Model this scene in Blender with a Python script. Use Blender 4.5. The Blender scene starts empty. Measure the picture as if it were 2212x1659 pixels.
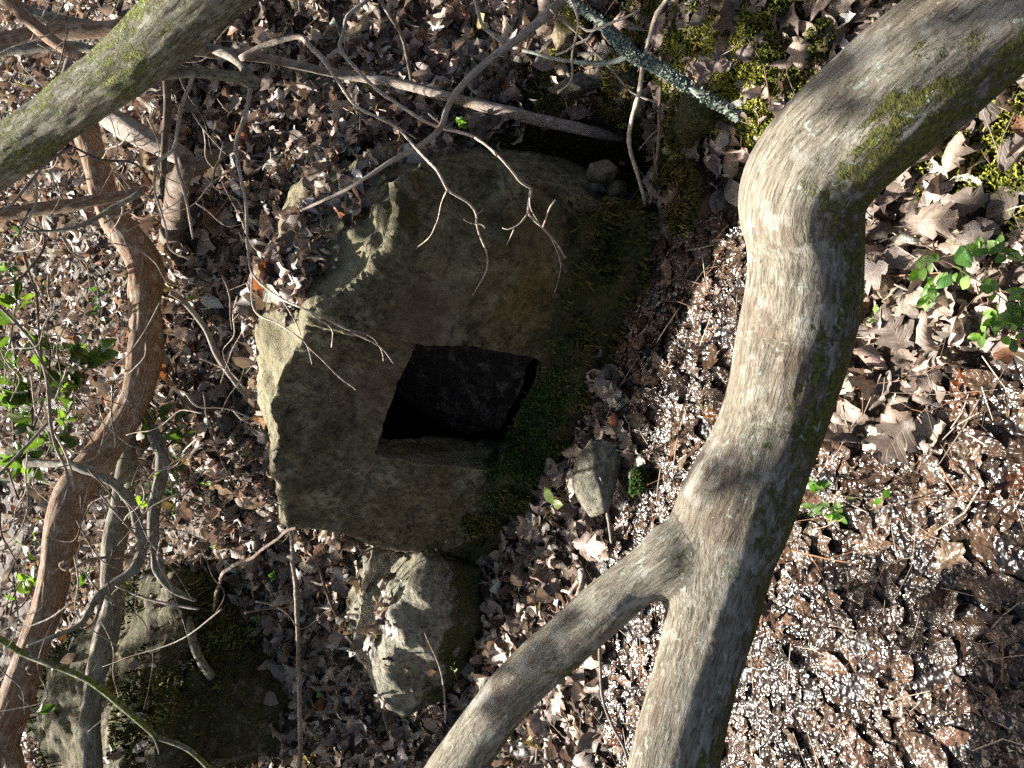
import bpy, bmesh, math, random
import numpy as np
from mathutils import Vector, Matrix, Quaternion
from mathutils.bvhtree import BVHTree

rng = np.random.default_rng(7)
random.seed(7)
scene = bpy.context.scene
COL = scene.collection

# ------------------------------------------------------------------ camera
# The photograph was taken with the phone on its side: the picture's left is up in the world.
PITCH = math.radians(38.0)
FPX = 1662.0                       # focal length in units of a 2212 x 1659 picture
CAM = np.array([0.0, 0.0, 1.5])
FWD = np.array([0, math.cos(PITCH), -math.sin(PITCH)])
UPV = np.array([0, math.sin(PITCH), math.cos(PITCH)])
RGT = np.array([1.0, 0, 0])
cam_d = bpy.data.cameras.new('camera')
cam = bpy.data.objects.new('camera', cam_d)
COL.objects.link(cam)
cam_d.sensor_fit = 'HORIZONTAL'
cam_d.sensor_width = 36.0
cam_d.lens = 36.0 * FPX / 2212.0
cam_d.clip_start = 0.02
cam_d.clip_end = 300
mx = Matrix.Identity(4)
for i in range(3):
    mx[i][0] = -UPV[i]; mx[i][1] = RGT[i]; mx[i][2] = -FWD[i]; mx[i][3] = CAM[i]
cam.matrix_world = mx
scene.camera = cam

# ------------------------------------------------------------------ sky, sun, exposure
SUN_EL, SUN_AZ = math.radians(45), math.radians(-22)
SUN = np.array([math.sin(SUN_AZ) * math.cos(SUN_EL), math.cos(SUN_AZ) * math.cos(SUN_EL), math.sin(SUN_EL)])
world = bpy.data.worlds.new('World'); scene.world = world
world.use_nodes = True
wn = world.node_tree
sky = wn.nodes.new('ShaderNodeTexSky'); sky.sky_type = 'NISHITA'; sky.sun_disc = False
sky.air_density = 0.7; sky.dust_density = 5.0; sky.ozone_density = 0.3
sky.sun_elevation = SUN_EL; sky.sun_rotation = SUN_AZ
wn.links.new(sky.outputs[0], wn.nodes['Background'].inputs[0])
wn.nodes['Background'].inputs[1].default_value = 0.056
sd = bpy.data.lights.new('sun', 'SUN'); sd.energy = 5.0; sd.angle = math.radians(0.53); sd.color = (1.0, 0.95, 0.87)
so = bpy.data.objects.new('sun', sd); COL.objects.link(so)
so.rotation_euler = Vector(-SUN).to_track_quat('-Z', 'Y').to_euler()
so.location = (-2, 5, 9)
vs = scene.view_settings
vs.view_transform = 'Standard'; vs.look = 'None'; vs.gamma = 1.0; vs.exposure = 2.1; vs.use_curve_mapping = False
scene.render.engine = 'CYCLES'
scene.cycles.use_denoising = False
scene.cycles.max_bounces = 6
scene.cycles.sample_clamp_indirect = 6

# ------------------------------------------------------------------ helpers: numbers
def sstep(a, b, x):
    t = np.clip((np.asarray(x, float) - a) / (b - a), 0, 1)
    return t * t * (3 - 2 * t)

def _hash(ix, iy, iz):
    h = (ix.astype(np.int64) * 374761393 + iy.astype(np.int64) * 668265263 + iz.astype(np.int64) * 2147483647)
    h = (h ^ (h >> 13)) * 1274126177
    h = h ^ (h >> 16)
    return (h & 0xFFFF).astype(np.float64) / 65535.0

def noise(p, s=1.0, seed=0):
    """value noise in -1..1; p is (...,3)"""
    p = np.asarray(p, float) * s + seed * 17.31
    i = np.floor(p).astype(np.int64); f = p - i
    f = f * f * (3 - 2 * f)
    r = 0
    for dx in (0, 1):
        wx = f[..., 0] if dx else 1 - f[..., 0]
        for dy in (0, 1):
            wy = f[..., 1] if dy else 1 - f[..., 1]
            for dz in (0, 1):
                wz = f[..., 2] if dz else 1 - f[..., 2]
                r = r + wx * wy * wz * _hash(i[..., 0] + dx, i[..., 1] + dy, i[..., 2] + dz)
    return r * 2 - 1

def fbm(p, s=1.0, o=4, seed=0, g=0.5):
    r, a = 0, 1.0
    for k in range(o):
        r = r + a * noise(p, s * (2.03 ** k), seed + k * 3)
        a *= g
    return r

def ray(x, y):
    return FWD - (x - 1106) / FPX * UPV + (829.5 - y) / FPX * RGT

def at(x, y, t):
    return CAM + ray(x, y) * t

def xy3(x, y):
    x, y = np.broadcast_arrays(np.asarray(x, float), np.asarray(y, float))
    return np.stack([x, y, np.zeros_like(x)], -1)

def ground_z(x, y):
    x = np.asarray(x, float); y = np.asarray(y, float)
    H = 0.34 + 0.26 * sstep(-0.8, 0.1, x)
    z = H * sstep(1.75, 3.2, y) + 0.20 * np.maximum(y - 2.7, 0) ** 1.03
    z = z + 0.13 * np.exp(-(((x - 0.80) / 0.26) ** 2 + ((y - 1.0) / 0.30) ** 2))       # mossy ledge
    z = z + 0.10 * np.exp(-(((x - 0.78) / 0.22) ** 2 + ((y - 0.36) / 0.22) ** 2))
    z = z + 0.40 * np.exp(-(((x - 0.52) / 0.42) ** 2 + ((y - 2.15) / 0.36) ** 2))       # leaf bank lapping against the boulder's back
    z = z - 0.30 * np.exp(-(((x - 0.60) / 0.11) ** 2 + ((y - 1.60) / 0.24) ** 2) ** 2)      # crevice beside the boulder
    p = xy3(x, y)
    far = 0.4 + 0.6 * sstep(1.2, 2.5, y)
    z = z + 0.05 * far * noise(p, 2.2, 1) + 0.022 * far * noise(p, 6.0, 2) + 0.006 * noise(p, 19.0, 3)
    return z

def wetness(x, y):
    p = xy3(x, y)
    w = sstep(-0.05, -0.30, np.asarray(x) + 0.12 * noise(p, 3, 9)) * sstep(1.72, 1.25, y)
    w = np.maximum(w, np.exp(-((np.asarray(x) - 0.02) / 0.24) ** 2) * sstep(1.45, 1.2, y) * sstep(0.9, 1.05, y))
    w = np.maximum(w, 0.75 * sstep(0.15, -0.1, np.asarray(x)) * sstep(0.8, 0.5, y))
    w = np.maximum(w, 0.8 * np.exp(-((np.asarray(x) - 0.12) / 0.36) ** 4) * sstep(1.62, 1.35, y) * sstep(0.75, 0.95, y))
    return np.clip(w + 0.25 * noise(p, 5, 11) * (w > 0.02), 0, 1)

def ground_t(x, y):
    d = ray(x, y)
    ts = np.concatenate([np.linspace(0.5, 4, 500), np.linspace(4.02, 30, 900)])
    P = CAM + d * ts[:, None]
    below = P[:, 2] < ground_z(P[:, 0], P[:, 1])
    k = int(np.argmax(below)) if below.any() else len(ts) - 1
    return float(ts[max(k - 1, 0)] + ts[k]) / 2

def on_ground(x, y, h=0.0):
    t = ground_t(x, y)
    p = at(x, y, t)
    return np.array([p[0], p[1], float(ground_z(p[0], p[1])) + h])

# ------------------------------------------------------------------ helpers: objects
def tag(o, label=None, cat=None, group=None, kind=None):
    if label: o['label'] = label
    if cat: o['category'] = cat
    if group: o['group'] = group
    if kind: o['kind'] = kind
    return o

def empty(name, loc=(0, 0, 0)):
    o = bpy.data.objects.new(name, None); COL.objects.link(o); o.location = loc
    o.empty_display_size = 0.05
    return o

def link(name, me, mat, parent=None):
    o = bpy.data.objects.new(name, me); COL.objects.link(o)
    if mat and not me.materials: me.materials.append(mat)
    if parent is not None:
        o.parent = parent
        if parent.type == 'EMPTY' or True:
            o.matrix_parent_inverse = Matrix.Translation(parent_loc(parent)).inverted()
    return o

def parent_loc(p):
    v = Vector(p.location)
    return v

def mesh_np(name, V, F, attrs=None, smooth=True, cols=None):
    """V (n,3); F list of arrays of faces (m,3) and/or (m,4)"""
    me = bpy.data.meshes.new(name)
    V = np.asarray(V, np.float32)
    if not isinstance(F, (list, tuple)): F = [F]
    F = [np.asarray(f, np.int32) for f in F if len(f)]
    nl = sum(f.size for f in F); npoly = sum(len(f) for f in F)
    me.vertices.add(len(V)); me.vertices.foreach_set('co', V.ravel())
    me.loops.add(nl); me.polygons.add(npoly)
    me.loops.foreach_set('vertex_index', np.concatenate([f.ravel() for f in F]))
    tot = np.concatenate([np.full(len(f), f.shape[1], np.int32) for f in F])
    st = np.concatenate([[0], np.cumsum(tot)[:-1]]).astype(np.int32)
    me.polygons.foreach_set('loop_start', st)
    me.polygons.foreach_set('loop_total', tot)
    me.update(calc_edges=True)
    me.polygons.foreach_set('use_smooth', np.full(npoly, smooth))
    for k, a in (attrs or {}).items(): set_attr(me, k, a)
    me.validate()
    return me

def set_attr(me, k, a):
    a = np.asarray(a, np.float32)
    if a.ndim == 1:
        at_ = me.attributes.new(k, 'FLOAT', 'POINT'); at_.data.foreach_set('value', a)
    else:
        at_ = me.attributes.new(k, 'FLOAT_VECTOR', 'POINT'); at_.data.foreach_set('vector', a.ravel())

def me_co(me):
    a = np.empty(len(me.vertices) * 3, np.float32); me.vertices.foreach_get('co', a); return a.reshape(-1, 3).astype(float)

def me_no(me):
    a = np.empty(len(me.vertices) * 3, np.float32); me.vertices.foreach_get('normal', a); return a.reshape(-1, 3).astype(float)

# ------------------------------------------------------------------ materials
class NT:
    def __init__(s, name):
        s.m = bpy.data.materials.new(name); s.m.use_nodes = True
        s.t = s.m.node_tree; s.b = s.t.nodes['Principled BSDF']; s.out = s.t.nodes['Material Output']
    def n(s, typ, **kw):
        nd = s.t.nodes.new(typ)
        for k, v in kw.items(): setattr(nd, k, v)
        return nd
    def l(s, a, b): s.t.links.new(a, b)
    def val(s, sock, v):
        if hasattr(v, 'is_linked') or hasattr(v, 'links'): s.l(v, sock)
        else: sock.default_value = v
    def attr(s, name, vec=False):
        a = s.n('ShaderNodeAttribute', attribute_name=name)
        return a.outputs['Vector'] if vec else a.outputs['Fac']
    def pos(s):
        return s.n('ShaderNodeNewGeometry').outputs['Position']
    def scale(s, v, xyz):
        m = s.n('ShaderNodeVectorMath', operation='MULTIPLY'); s.l(v, m.inputs[0]); m.inputs[1].default_value = xyz
        return m.outputs[0]
    def noise(s, v, sc, det=4, rough=0.55, dist=0.0):
        m = s.n('ShaderNodeTexNoise'); s.l(v, m.inputs['Vector'])
        m.inputs['Scale'].default_value = sc; m.inputs['Detail'].default_value = det
        m.inputs['Roughness'].default_value = rough; m.inputs['Distortion'].default_value = dist
        return m.outputs['Fac']
    def voro(s, v, sc, feature='F1'):
        m = s.n('ShaderNodeTexVoronoi', feature=feature); s.l(v, m.inputs['Vector']); m.inputs['Scale'].default_value = sc
        return m.outputs['Distance']
    def math(s, op, a, b=None, clamp=False):
        m = s.n('ShaderNodeMath', operation=op); m.use_clamp = clamp
        s.val(m.inputs[0], a)
        if b is not None: s.val(m.inputs[1], b)
        return m.outputs[0]
    def rng(s, v, a, b, c=0.0, d=1.0, smooth=True):
        m = s.n('ShaderNodeMapRange'); m.interpolation_type = 'SMOOTHSTEP' if smooth else 'LINEAR'
        s.l(v, m.inputs[0]); m.inputs[1].default_value = a; m.inputs[2].default_value = b
        m.inputs[3].default_value = c; m.inputs[4].default_value = d
        return m.outputs[0]
    def ramp(s, v, stops):
        m = s.n('ShaderNodeValToRGB'); s.l(v, m.inputs[0]); el = m.color_ramp.elements
        while len(el) < len(stops): el.new(0.5)
        for e, (p, c) in zip(el, stops): e.position = p; e.color = (*c, 1)
        return m.outputs[0]
    def mix(s, f, a, b, mode='MIX'):
        m = s.n('ShaderNodeMix', data_type='RGBA', blend_type=mode); s.val(m.inputs[0], f)
        for i, c in ((6, a), (7, b)):
            if isinstance(c, tuple): m.inputs[i].default_value = (*c, 1)
            else: s.l(c, m.inputs[i])
        return m.outputs[2]
    def bump(s, h, strength, dist, prev=None):
        m = s.n('ShaderNodeBump'); s.l(h, m.inputs['Height']); m.inputs['Strength'].default_value = strength
        m.inputs['Distance'].default_value = dist
        if prev is not None: s.l(prev, m.inputs['Normal'])
        return m.outputs[0]
    def fin(s, col, rough=0.85, nrm=None, spec=0.3):
        s.val(s.b.inputs['Base Color'], col if not isinstance(col, tuple) else (*col, 1))
        s.val(s.b.inputs['Roughness'], rough)
        s.b.inputs['Specular IOR Level'].default_value = spec
        if nrm is not None: s.l(nrm, s.b.inputs['Normal'])
        return s.m

def bark_material(name, pale, mid, dark, red, lichen=0.5, fine=1.0, mossc=((0.05, 0.054, 0.012), (0.13, 0.13, 0.03))):
    k = NT(name)
    v = k.attr('bk', True)
    st = k.scale(v, (1, 1, 0.17))
    st2 = k.scale(v, (1, 1, 0.32))
    fib = k.noise(st, 210 * fine, 8, 0.75, 0.9)
    fib2 = k.noise(st2, 85 * fine, 6, 0.7, 0.8)
    big = k.noise(v, 9, 3, 0.6)
    c = k.ramp(fib, [(0.36, dark), (0.49, mid), (0.66, pale)])
    c = k.mix(k.rng(fib2, 0.55, 0.75, 0, 0.55), c, dark)
    c = k.mix(k.rng(big, 0.50, 0.68, 0, 0.65), c, k.mix(k.rng(fib, 0.35, 0.65), tuple(x * 0.55 for x in red), red))
    grey = k.noise(v, 23, 4, 0.6)
    c = k.mix(k.rng(grey, 0.52, 0.66, 0, 0.5), c, tuple(0.6 * a + 0.4 * b for a, b in zip(pale, (0.4, 0.4, 0.38))))
    ms = k.attr('moss')
    mn = k.noise(k.scale(v, (1, 1, 0.5)), 45, 6, 0.75)
    mfac = k.math('ADD', ms, k.math('MULTIPLY', k.math('SUBTRACT', mn, 0.5), 1.9))
    mfac = k.rng(mfac, 0.42, 0.62)
    mcol = k.mix(k.rng(k.noise(v, 160, 3), 0.35, 0.65), mossc[0], mossc[1])
    c = k.mix(mfac, c, mcol)
    # lichen spots
    ln = k.noise(k.scale(v, (1, 1, 0.8)), 62, 6, 0.75, 0.4)
    lz = k.noise(v, 5.5, 2, 0.5)
    lf = k.math('MULTIPLY', k.rng(ln, 0.60, 0.63), k.rng(lz, 0.60 - 0.16 * lichen, 0.70 - 0.16 * lichen))
    c = k.mix(lf, c, k.mix(k.noise(v, 120, 2), (0.20, 0.25, 0.20), (0.36, 0.40, 0.34)))
    h = k.math('ADD', k.math('MULTIPLY', fib, 0.5), k.math('MULTIPLY', fib2, 0.7))
    h = k.math('ADD', h, k.math('MULTIPLY', mfac, k.noise(v, 260, 2)))
    return k.fin(c, 0.85, k.bump(h, 1.0, 0.006), 0.2)

def rock_material(name, base, dark, lite, warm, mossy=0.0):
    k = NT(name)
    v = k.pos()
    n1 = k.noise(v, 9, 8, 0.7, 0.4)
    n2 = k.noise(v, 55, 8, 0.75)
    n3 = k.noise(v, 3.2, 4, 0.6, 0.8)
    c = k.ramp(n1, [(0.33, dark), (0.5, base), (0.66, lite)])
    c = k.mix(k.rng(n3, 0.42, 0.62, 0, 0.7), c, warm)
    c = k.mix(k.rng(n2, 0.44, 0.62, 0, 0.75), c, tuple(x * 0.4 for x in dark))
    c = k.mix(k.rng(k.noise(v, 120, 5, 0.75), 0.56, 0.68, 0, 0.32), c, tuple(min(1, x * 1.35) for x in lite))
    # flaking cracks
    cn = k.noise(k.scale(v, (1, 1, 1.3)), 6.5, 5, 0.6, 0.9)
    crm = k.rng(k.math('ABSOLUTE', k.math('SUBTRACT', cn, 0.5)), 0.0, 0.010, 1, 0)
    crm = k.math('MULTIPLY', crm, k.rng(k.noise(v, 3.1, 3), 0.50, 0.60))
    c = k.mix(k.math('MULTIPLY', crm, 0.8), c, tuple(x * 0.25 for x in dark))
    c = k.mix(k.rng(k.noise(v, 26, 7, 0.8, 0.6), 0.50, 0.70, 0, 0.6), c, tuple(x * 0.6 for x in dark))
    # pale lichen and pale chisel scores
    lic = k.math('MULTIPLY', k.rng(k.noise(v, 24, 7, 0.8), 0.55, 0.62), k.rng(k.noise(v, 3.7, 2), 0.42, 0.56))
    c = k.mix(k.math('MULTIPLY', lic, 0.4), c, (0.33, 0.34, 0.25))
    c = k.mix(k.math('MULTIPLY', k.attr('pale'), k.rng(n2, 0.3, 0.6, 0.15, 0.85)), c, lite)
    c = k.mix(k.math('MULTIPLY', k.attr('red'), 0.7), c, (0.115, 0.07, 0.045))
    c = k.mix(k.math('MULTIPLY', k.attr('ochre'), k.rng(n2, 0.25, 0.6, 0.9, 0.4)), c, (0.16, 0.105, 0.022))
    c = k.mix(k.attr('hole_shade'), c, k.mix(n2, (0.002, 0.002, 0.002), (0.006, 0.005, 0.004)))  # near-black colour paints shade into the chamber behind the opening
    # thin moss skin
    mn = k.noise(v, 30, 7, 0.8)
    mf = k.rng(k.math('ADD', k.attr('moss'), k.math('MULTIPLY', k.math('SUBTRACT', mn, 0.5), 1.6)), 0.40, 0.66)
    mc = k.mix(k.rng(k.noise(v, 120, 3), 0.35, 0.65), (0.022, 0.027, 0.007), (0.075, 0.078, 0.018))
    mc = k.mix(k.rng(k.noise(v, 16, 5, 0.7), 0.46, 0.60, 0, 0.75), mc, (0.085, 0.062, 0.02))
    c = k.mix(mf, c, mc)
    h = k.math('ADD', k.math('MULTIPLY', n2, 0.8), k.math('MULTIPLY', n1, 1.2))
    h = k.math('SUBTRACT', h, k.math('MULTIPLY', crm, 0.8))
    h = k.math('ADD', h, k.math('MULTIPLY', mf, k.noise(v, 180, 2)))
    k.l(k.math('MULTIPLY', k.math('SUBTRACT', 1.0, k.attr('hole_shade')), 0.25), k.b.inputs['Specular IOR Level'])  # no specular where the chamber's shade is painted
    k.val(k.b.inputs['Base Color'], c); k.val(k.b.inputs['Roughness'], 0.88); k.l(k.bump(h, 1.0, 0.016), k.b.inputs['Normal'])
    return k.m

def leaf_material(name, rough, trans, spec=0.35, vein=0.55, glint=0.0):
    k = NT(name)
    a = k.n('ShaderNodeAttribute', attribute_name='col').outputs['Color']
    lc = k.attr('lc', True)
    sp = k.n('ShaderNodeSeparateXYZ'); k.l(lc, sp.inputs[0])
    rib = k.rng(k.math('ABSOLUTE', sp.outputs[1]), 0.0, 0.09, 1, 0)
    vv = k.math('SINE', k.math('SUBTRACT', k.math('MULTIPLY', sp.outputs[0], 44.0), k.math('MULTIPLY', k.math('ABSOLUTE', sp.outputs[1]), 13.0)))
    vv = k.rng(vv, 0.6, 1.0)
    v = k.pos()
    n = k.noise(v, 70, 5, 0.7)
    c = k.mix(k.rng(n, 0.35, 0.68, 0.0, 0.55), a, k.mix(1.0, a, (0.36, 0.31, 0.27), 'MULTIPLY'))
    c = k.mix(k.math('MULTIPLY', k.math('MAXIMUM', rib, k.math('MULTIPLY', vv, 0.35)), vein), c, k.mix(1.0, a, (1.5, 1.45, 1.35), 'MULTIPLY'))
    h = k.math('ADD', k.math('MULTIPLY', vv, 0.6), k.math('MULTIPLY', n, 1.0))
    nr = k.bump(h, 0.5, 0.002)
    if glint: nr = k.bump(k.noise(v, 90, 1.0, 0.4), glint, 0.0066, nr)
    k.fin(c, rough, nr, spec)
    tr = k.n('ShaderNodeBsdfTranslucent'); k.l(k.mix(1.0, c, (1.08, 0.92, 0.75) if trans < 0.4 else (0.9, 1.2, 0.35), 'MULTIPLY'), tr.inputs[0])
    ms = k.n('ShaderNodeMixShader'); ms.inputs[0].default_value = trans
    k.l(k.b.outputs[0], ms.inputs[1]); k.l(tr.outputs[0], ms.inputs[2]); k.l(ms.outputs[0], k.out.inputs['Surface'])
    return k.m

def moss_material():
    k = NT('moss_tufts')
    a = k.n('ShaderNodeAttribute', attribute_name='col').outputs['Color']
    return k.fin(a, 0.8, None, 0.15)

def ground_material():
    k = NT('forest_soil')
    v = k.pos()
    n1 = k.noise(v, 14, 8, 0.75)
    n2 = k.noise(v, 90, 8, 0.75)
    v1 = k.n('ShaderNodeTexVoronoi'); k.l(v, v1.inputs['Vector']); v1.inputs['Scale'].default_value = 34
    bits = k.ramp(k.n('ShaderNodeSeparateColor').outputs[0], [(0, (0, 0, 0))]) if False else v1.outputs['Color']
    sep = k.n('ShaderNodeSeparateColor'); k.l(bits, sep.inputs[0])
    litter = k.ramp(sep.outputs[0], [(0.0, (0.03, 0.02, 0.014)), (0.45, (0.085, 0.055, 0.038)), (0.75, (0.17, 0.12, 0.085)), (1.0, (0.30, 0.23, 0.17))])
    dry = k.mix(k.rng(n2, 0.4, 0.62, 0.9, 0.25), litter, (0.02, 0.014, 0.009))
    silt = k.ramp(n1, [(0.34, (0.004, 0.0035, 0.003)), (0.48, (0.009, 0.006, 0.0045)), (0.58, (0.034, 0.016, 0.008)), (0.74, (0.075, 0.036, 0.018))])
    silt = k.mix(k.rng(n2, 0.46, 0.6, 0, 0.85), silt, (0.02, 0.014, 0.012))
    w = k.attr('wet')
    wf = k.rng(k.math('ADD', w, k.math('MULTIPLY', k.math('SUBTRACT', n1, 0.5), 0.8)), 0.30, 0.55)
    c = k.mix(wf, dry, silt)
    ms = k.attr('moss')
    mf = k.rng(k.math('ADD', ms, k.math('MULTIPLY', k.math('SUBTRACT', n1, 0.5), 1.3)), 0.40, 0.62)
    mc = k.mix(k.rng(k.noise(v, 150, 3), 0.35, 0.65), (0.025, 0.034, 0.006), (0.095, 0.10, 0.018))
    c = k.mix(mf, c, mc)
    pool = k.rng(k.noise(v, 7, 5, 0.7), 0.41, 0.53, 0.42, 0.19)
    rough = k.mix(wf, (0.9, 0.9, 0.9), pool)
    h = k.math('MULTIPLY', k.math('ADD', k.math('MULTIPLY', n1, 0.8), k.math('MULTIPLY', n2, 0.6)), k.rng(wf, 0, 1, 1, 0.05))
    nr = k.bump(h, 0.9, 0.006)
    fine = k.noise(v, 68, 1.5, 0.4)
    nr = k.bump(fine, 1.0, 0.0115, nr)
    return k.fin(c, rough, nr, 0.5)

BARK_A = bark_material('laurel_bark_pale', (0.28, 0.258, 0.205), (0.155, 0.137, 0.103), (0.045, 0.039, 0.028), (0.14, 0.10, 0.068), 1.6, 1.0)
BARK_B = bark_material('laurel_bark_scaly', (0.32, 0.31, 0.22), (0.14, 0.125, 0.08), (0.034, 0.028, 0.018), (0.17, 0.125, 0.075), 2.2, 0.85, ((0.07, 0.08, 0.015), (0.22, 0.24, 0.06)))
BARK_R = bark_material('laurel_bark_russet', (0.38, 0.29, 0.21), (0.19, 0.115, 0.07), (0.07, 0.038, 0.024), (0.22, 0.095, 0.045), 0.2, 1.0)
BARK_G = bark_material('dead_wood_grey', (0.38, 0.33, 0.28), (0.20, 0.165, 0.135), (0.07, 0.055, 0.045), (0.16, 0.105, 0.07), 0.4, 1.3)
BARK_D = bark_material('twig_dark', (0.22, 0.17, 0.13), (0.11, 0.08, 0.058), (0.04, 0.028, 0.02), (0.13, 0.07, 0.04), 0.2, 1.5)
BARK_L = bark_material('lichen_crusted_wood', (0.30, 0.33, 0.27), (0.17, 0.19, 0.15), (0.05, 0.05, 0.04), (0.16, 0.17, 0.13), 2.6, 1.5)
TWIG = bark_material('twig_pale', (0.60, 0.53, 0.45), (0.38, 0.315, 0.255), (0.12, 0.09, 0.07), (0.30, 0.20, 0.14), 0.5, 1.6)
ROCK_M = rock_material('weathered_sandstone', (0.14, 0.122, 0.066), (0.046, 0.042, 0.020), (0.30, 0.275, 0.175), (0.125, 0.092, 0.042))
ROCK_G = rock_material('grey_stone', (0.22, 0.205, 0.155), (0.10, 0.095, 0.07), (0.38, 0.36, 0.28), (0.20, 0.165, 0.10))
ROCK_T = rock_material('tan_stone', (0.26, 0.21, 0.13), (0.13, 0.10, 0.065), (0.38, 0.32, 0.22), (0.24, 0.16, 0.085))
LEAF_DRY = leaf_material('dry_leaf', 0.5, 0.17)
LEAF_WET = leaf_material('wet_leaf', 0.22, 0.08, 0.4, 0.55, 0.9)
LEAF_GREEN = leaf_material('green_leaf', 0.32, 0.45, 0.5, 0.5)
MOSS = moss_material()
SOIL = ground_material()

# ------------------------------------------------------------------ ground
def axis(lo, hi, step, lo2, hi2):
    core = np.arange(lo, hi + step / 2, step)
    def tail(a, b):
        out, s, x = [], step, a
        sg = 1 if b > a else -1
        while (b - x) * sg > 0:
            s *= 1.22; x += sg * s; out.append(x)
        return np.array(out)
    return np.concatenate([tail(lo, lo2)[::-1], core, tail(hi, hi2)])

MOSS_SPOTS = [(1560, 60, 0.16), (1600, 150, 0.14), (1500, 40, 0.14), (1640, 250, 0.10), (1680, 190, 0.08), (2150, 230, 0.12), (2200, 330, 0.10),
              (1450, 290, 0.12), (1240, 300, 0.16), (1180, 250, 0.13), (1330, 190, 0.14), (2190, 440, 0.08), (2130, 300, .10), (2205, 270, .10), (2170, 380, .09), (1430, 90, 0.14), (1400, 40, .18), (1550, 150, .15), (1620, 60, .15), (1480, 130, .14), (1690, 130, .08), (1655, 330, .07)]
MSP = [(on_ground(x, y), r) for x, y, r in MOSS_SPOTS]
def ground_moss(x, y):
    m = np.zeros_like(np.asarray(x, float))
    for c, r in MSP:
        m = np.maximum(m, np.exp(-(((x - c[0]) ** 2 + (y - c[1]) ** 2) / r ** 2)))
    return m * np.clip(0.85 + 0.9 * fbm(xy3(x, y), 7, 3, 55), 0, 1)

gx = axis(-2.6, 2.6, 0.016, -45, 45); gy = axis(0.15, 5.2, 0.016, -12, 60)
X, Y = np.meshgrid(gx, gy, indexing='ij')
Z = ground_z(X, Y)
GV = np.stack([X, Y, Z], -1).reshape(-1, 3)
ni, nj = X.shape
ii, jj = np.meshgrid(np.arange(ni - 1), np.arange(nj - 1), indexing='ij')
q = (ii * nj + jj).ravel()
GF = np.stack([q, q + nj, q + nj + 1, q + 1], -1)
gm = mesh_np('ground', GV, GF, {'wet': wetness(X, Y).ravel(), 'moss': ground_moss(X, Y).ravel()})
ground = link('ground', gm, SOIL)
tag(ground, kind='structure')

# ------------------------------------------------------------------ boulder with a cut opening
YAW, TILT = math.radians(35), math.radians(15)
FE = np.array([math.cos(YAW), -math.sin(YAW), 0])
FN0 = np.array([-math.sin(YAW), -math.cos(YAW), 0])
FN = FN0 * math.cos(TILT) + np.array([0, 0, 1]) * math.sin(TILT)
FVv = np.cross(FN, FE)
FO = at(1330, 650, 1.48 / -ray(1330, 650)[2])
def face_pt(x, y, back=0.0):
    d = ray(x, y); k = ((FO - FN0 * back - CAM) @ FN) / (d @ FN)
    return CAM + d * k
def face_t(x, y):
    d = ray(x, y); return ((FO - CAM) @ FN) / (d @ FN)

# front outline (picture), depth pushed back at that corner
OUT = [(613, 1140, .03), (596, 1040, 0), (592, 940, 0), (577, 880, .02), (606, 800, .01), (645, 730, 0), (676, 668, 0), (745, 634, .0), (802, 582, 0),
       (836, 526, 0), (848, 456, .01), (842, 392, .03), (900, 352, .07), (980, 352, .06), (1110, 372, .04), (1212, 410, .03), (1240, 446, .0), (1361, 444, 0),
       (1394, 525, 0), (1365, 607, .0), (1325, 720, .0), (1285, 840, .0), (1220, 965, 0), (1165, 1060, .0), (1135, 1141, 0), (1090, 1232, 0), (959, 1210, 0.02), (808, 1182, .03), (733, 1156, .02)]
BACKTOP = {0: (600, 1130), 1: (585, 1030), 2: (578, 930), 3: (562, 868), 4: (552, 780), 5: (550, 700), 6: (565, 630), 7: (598, 565), 8: (640, 515), 9: (690, 470), 10: (765, 430), 11: (822, 388)}
front = [face_pt(x, y, b) for x, y, b in OUT]
low = set(range(18, 27))
ringA = []
for i, p in enumerate(front):
    p = p.copy()
    if i in low: p = p - FVv * 0.16
    ringA.append(p)
ringB = []
for i, p in enumerate(ringA):
    if i in BACKTOP: ringB.append(face_pt(*BACKTOP[i], 0.26))
    elif 12 <= i <= 17: ringB.append(p - FN0 * 0.16 - np.array([0, 0, 0.34]))
    else: ringB.append(p - FN0 * 0.30 - FE * (0.02 if i in (12, 13, 14, 15, 16, 17, 18) else 0))
cenA = sum(ringB) / len(ringB)
ringC = [cenA + (p - cenA) * 0.80 - FN0 * 1.0 - np.array([0, 0, 0.30]) for p in ringB]
bm = bmesh.new()
ra = [bm.verts.new(p) for p in ringA]; rb = [bm.verts.new(p) for p in ringB]; rc = [bm.verts.new(p) for p in ringC]
N = len(ra)
for r0, r1 in ((ra, rb), (rb, rc)):
    for i in range(N):
        bm.faces.new((r0[i], r0[(i + 1) % N], r1[(i + 1) % N], r1[i]))
bm.faces.new(ra[::-1]); bm.faces.new(rc)
bmesh.ops.triangulate(bm, faces=[f for f in bm.faces if len(f.verts) > 4])
bmesh.ops.recalc_face_normals(bm, faces=bm.faces)
me = bpy.data.meshes.new('tmp'); bm.to_mesh(me); bm.free()

def eval_mods(me, mods):
    o = bpy.data.objects.new('tmp', me); COL.objects.link(o)
    for typ, kw in mods:
        m = o.modifiers.new(typ.lower(), typ)
        for k_, v_ in kw.items(): setattr(m, k_, v_)
    dg = bpy.context.evaluated_depsgraph_get(); dg.update()
    r = bpy.data.meshes.new_from_object(o.evaluated_get(dg))
    bpy.data.objects.remove(o)
    return r

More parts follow.
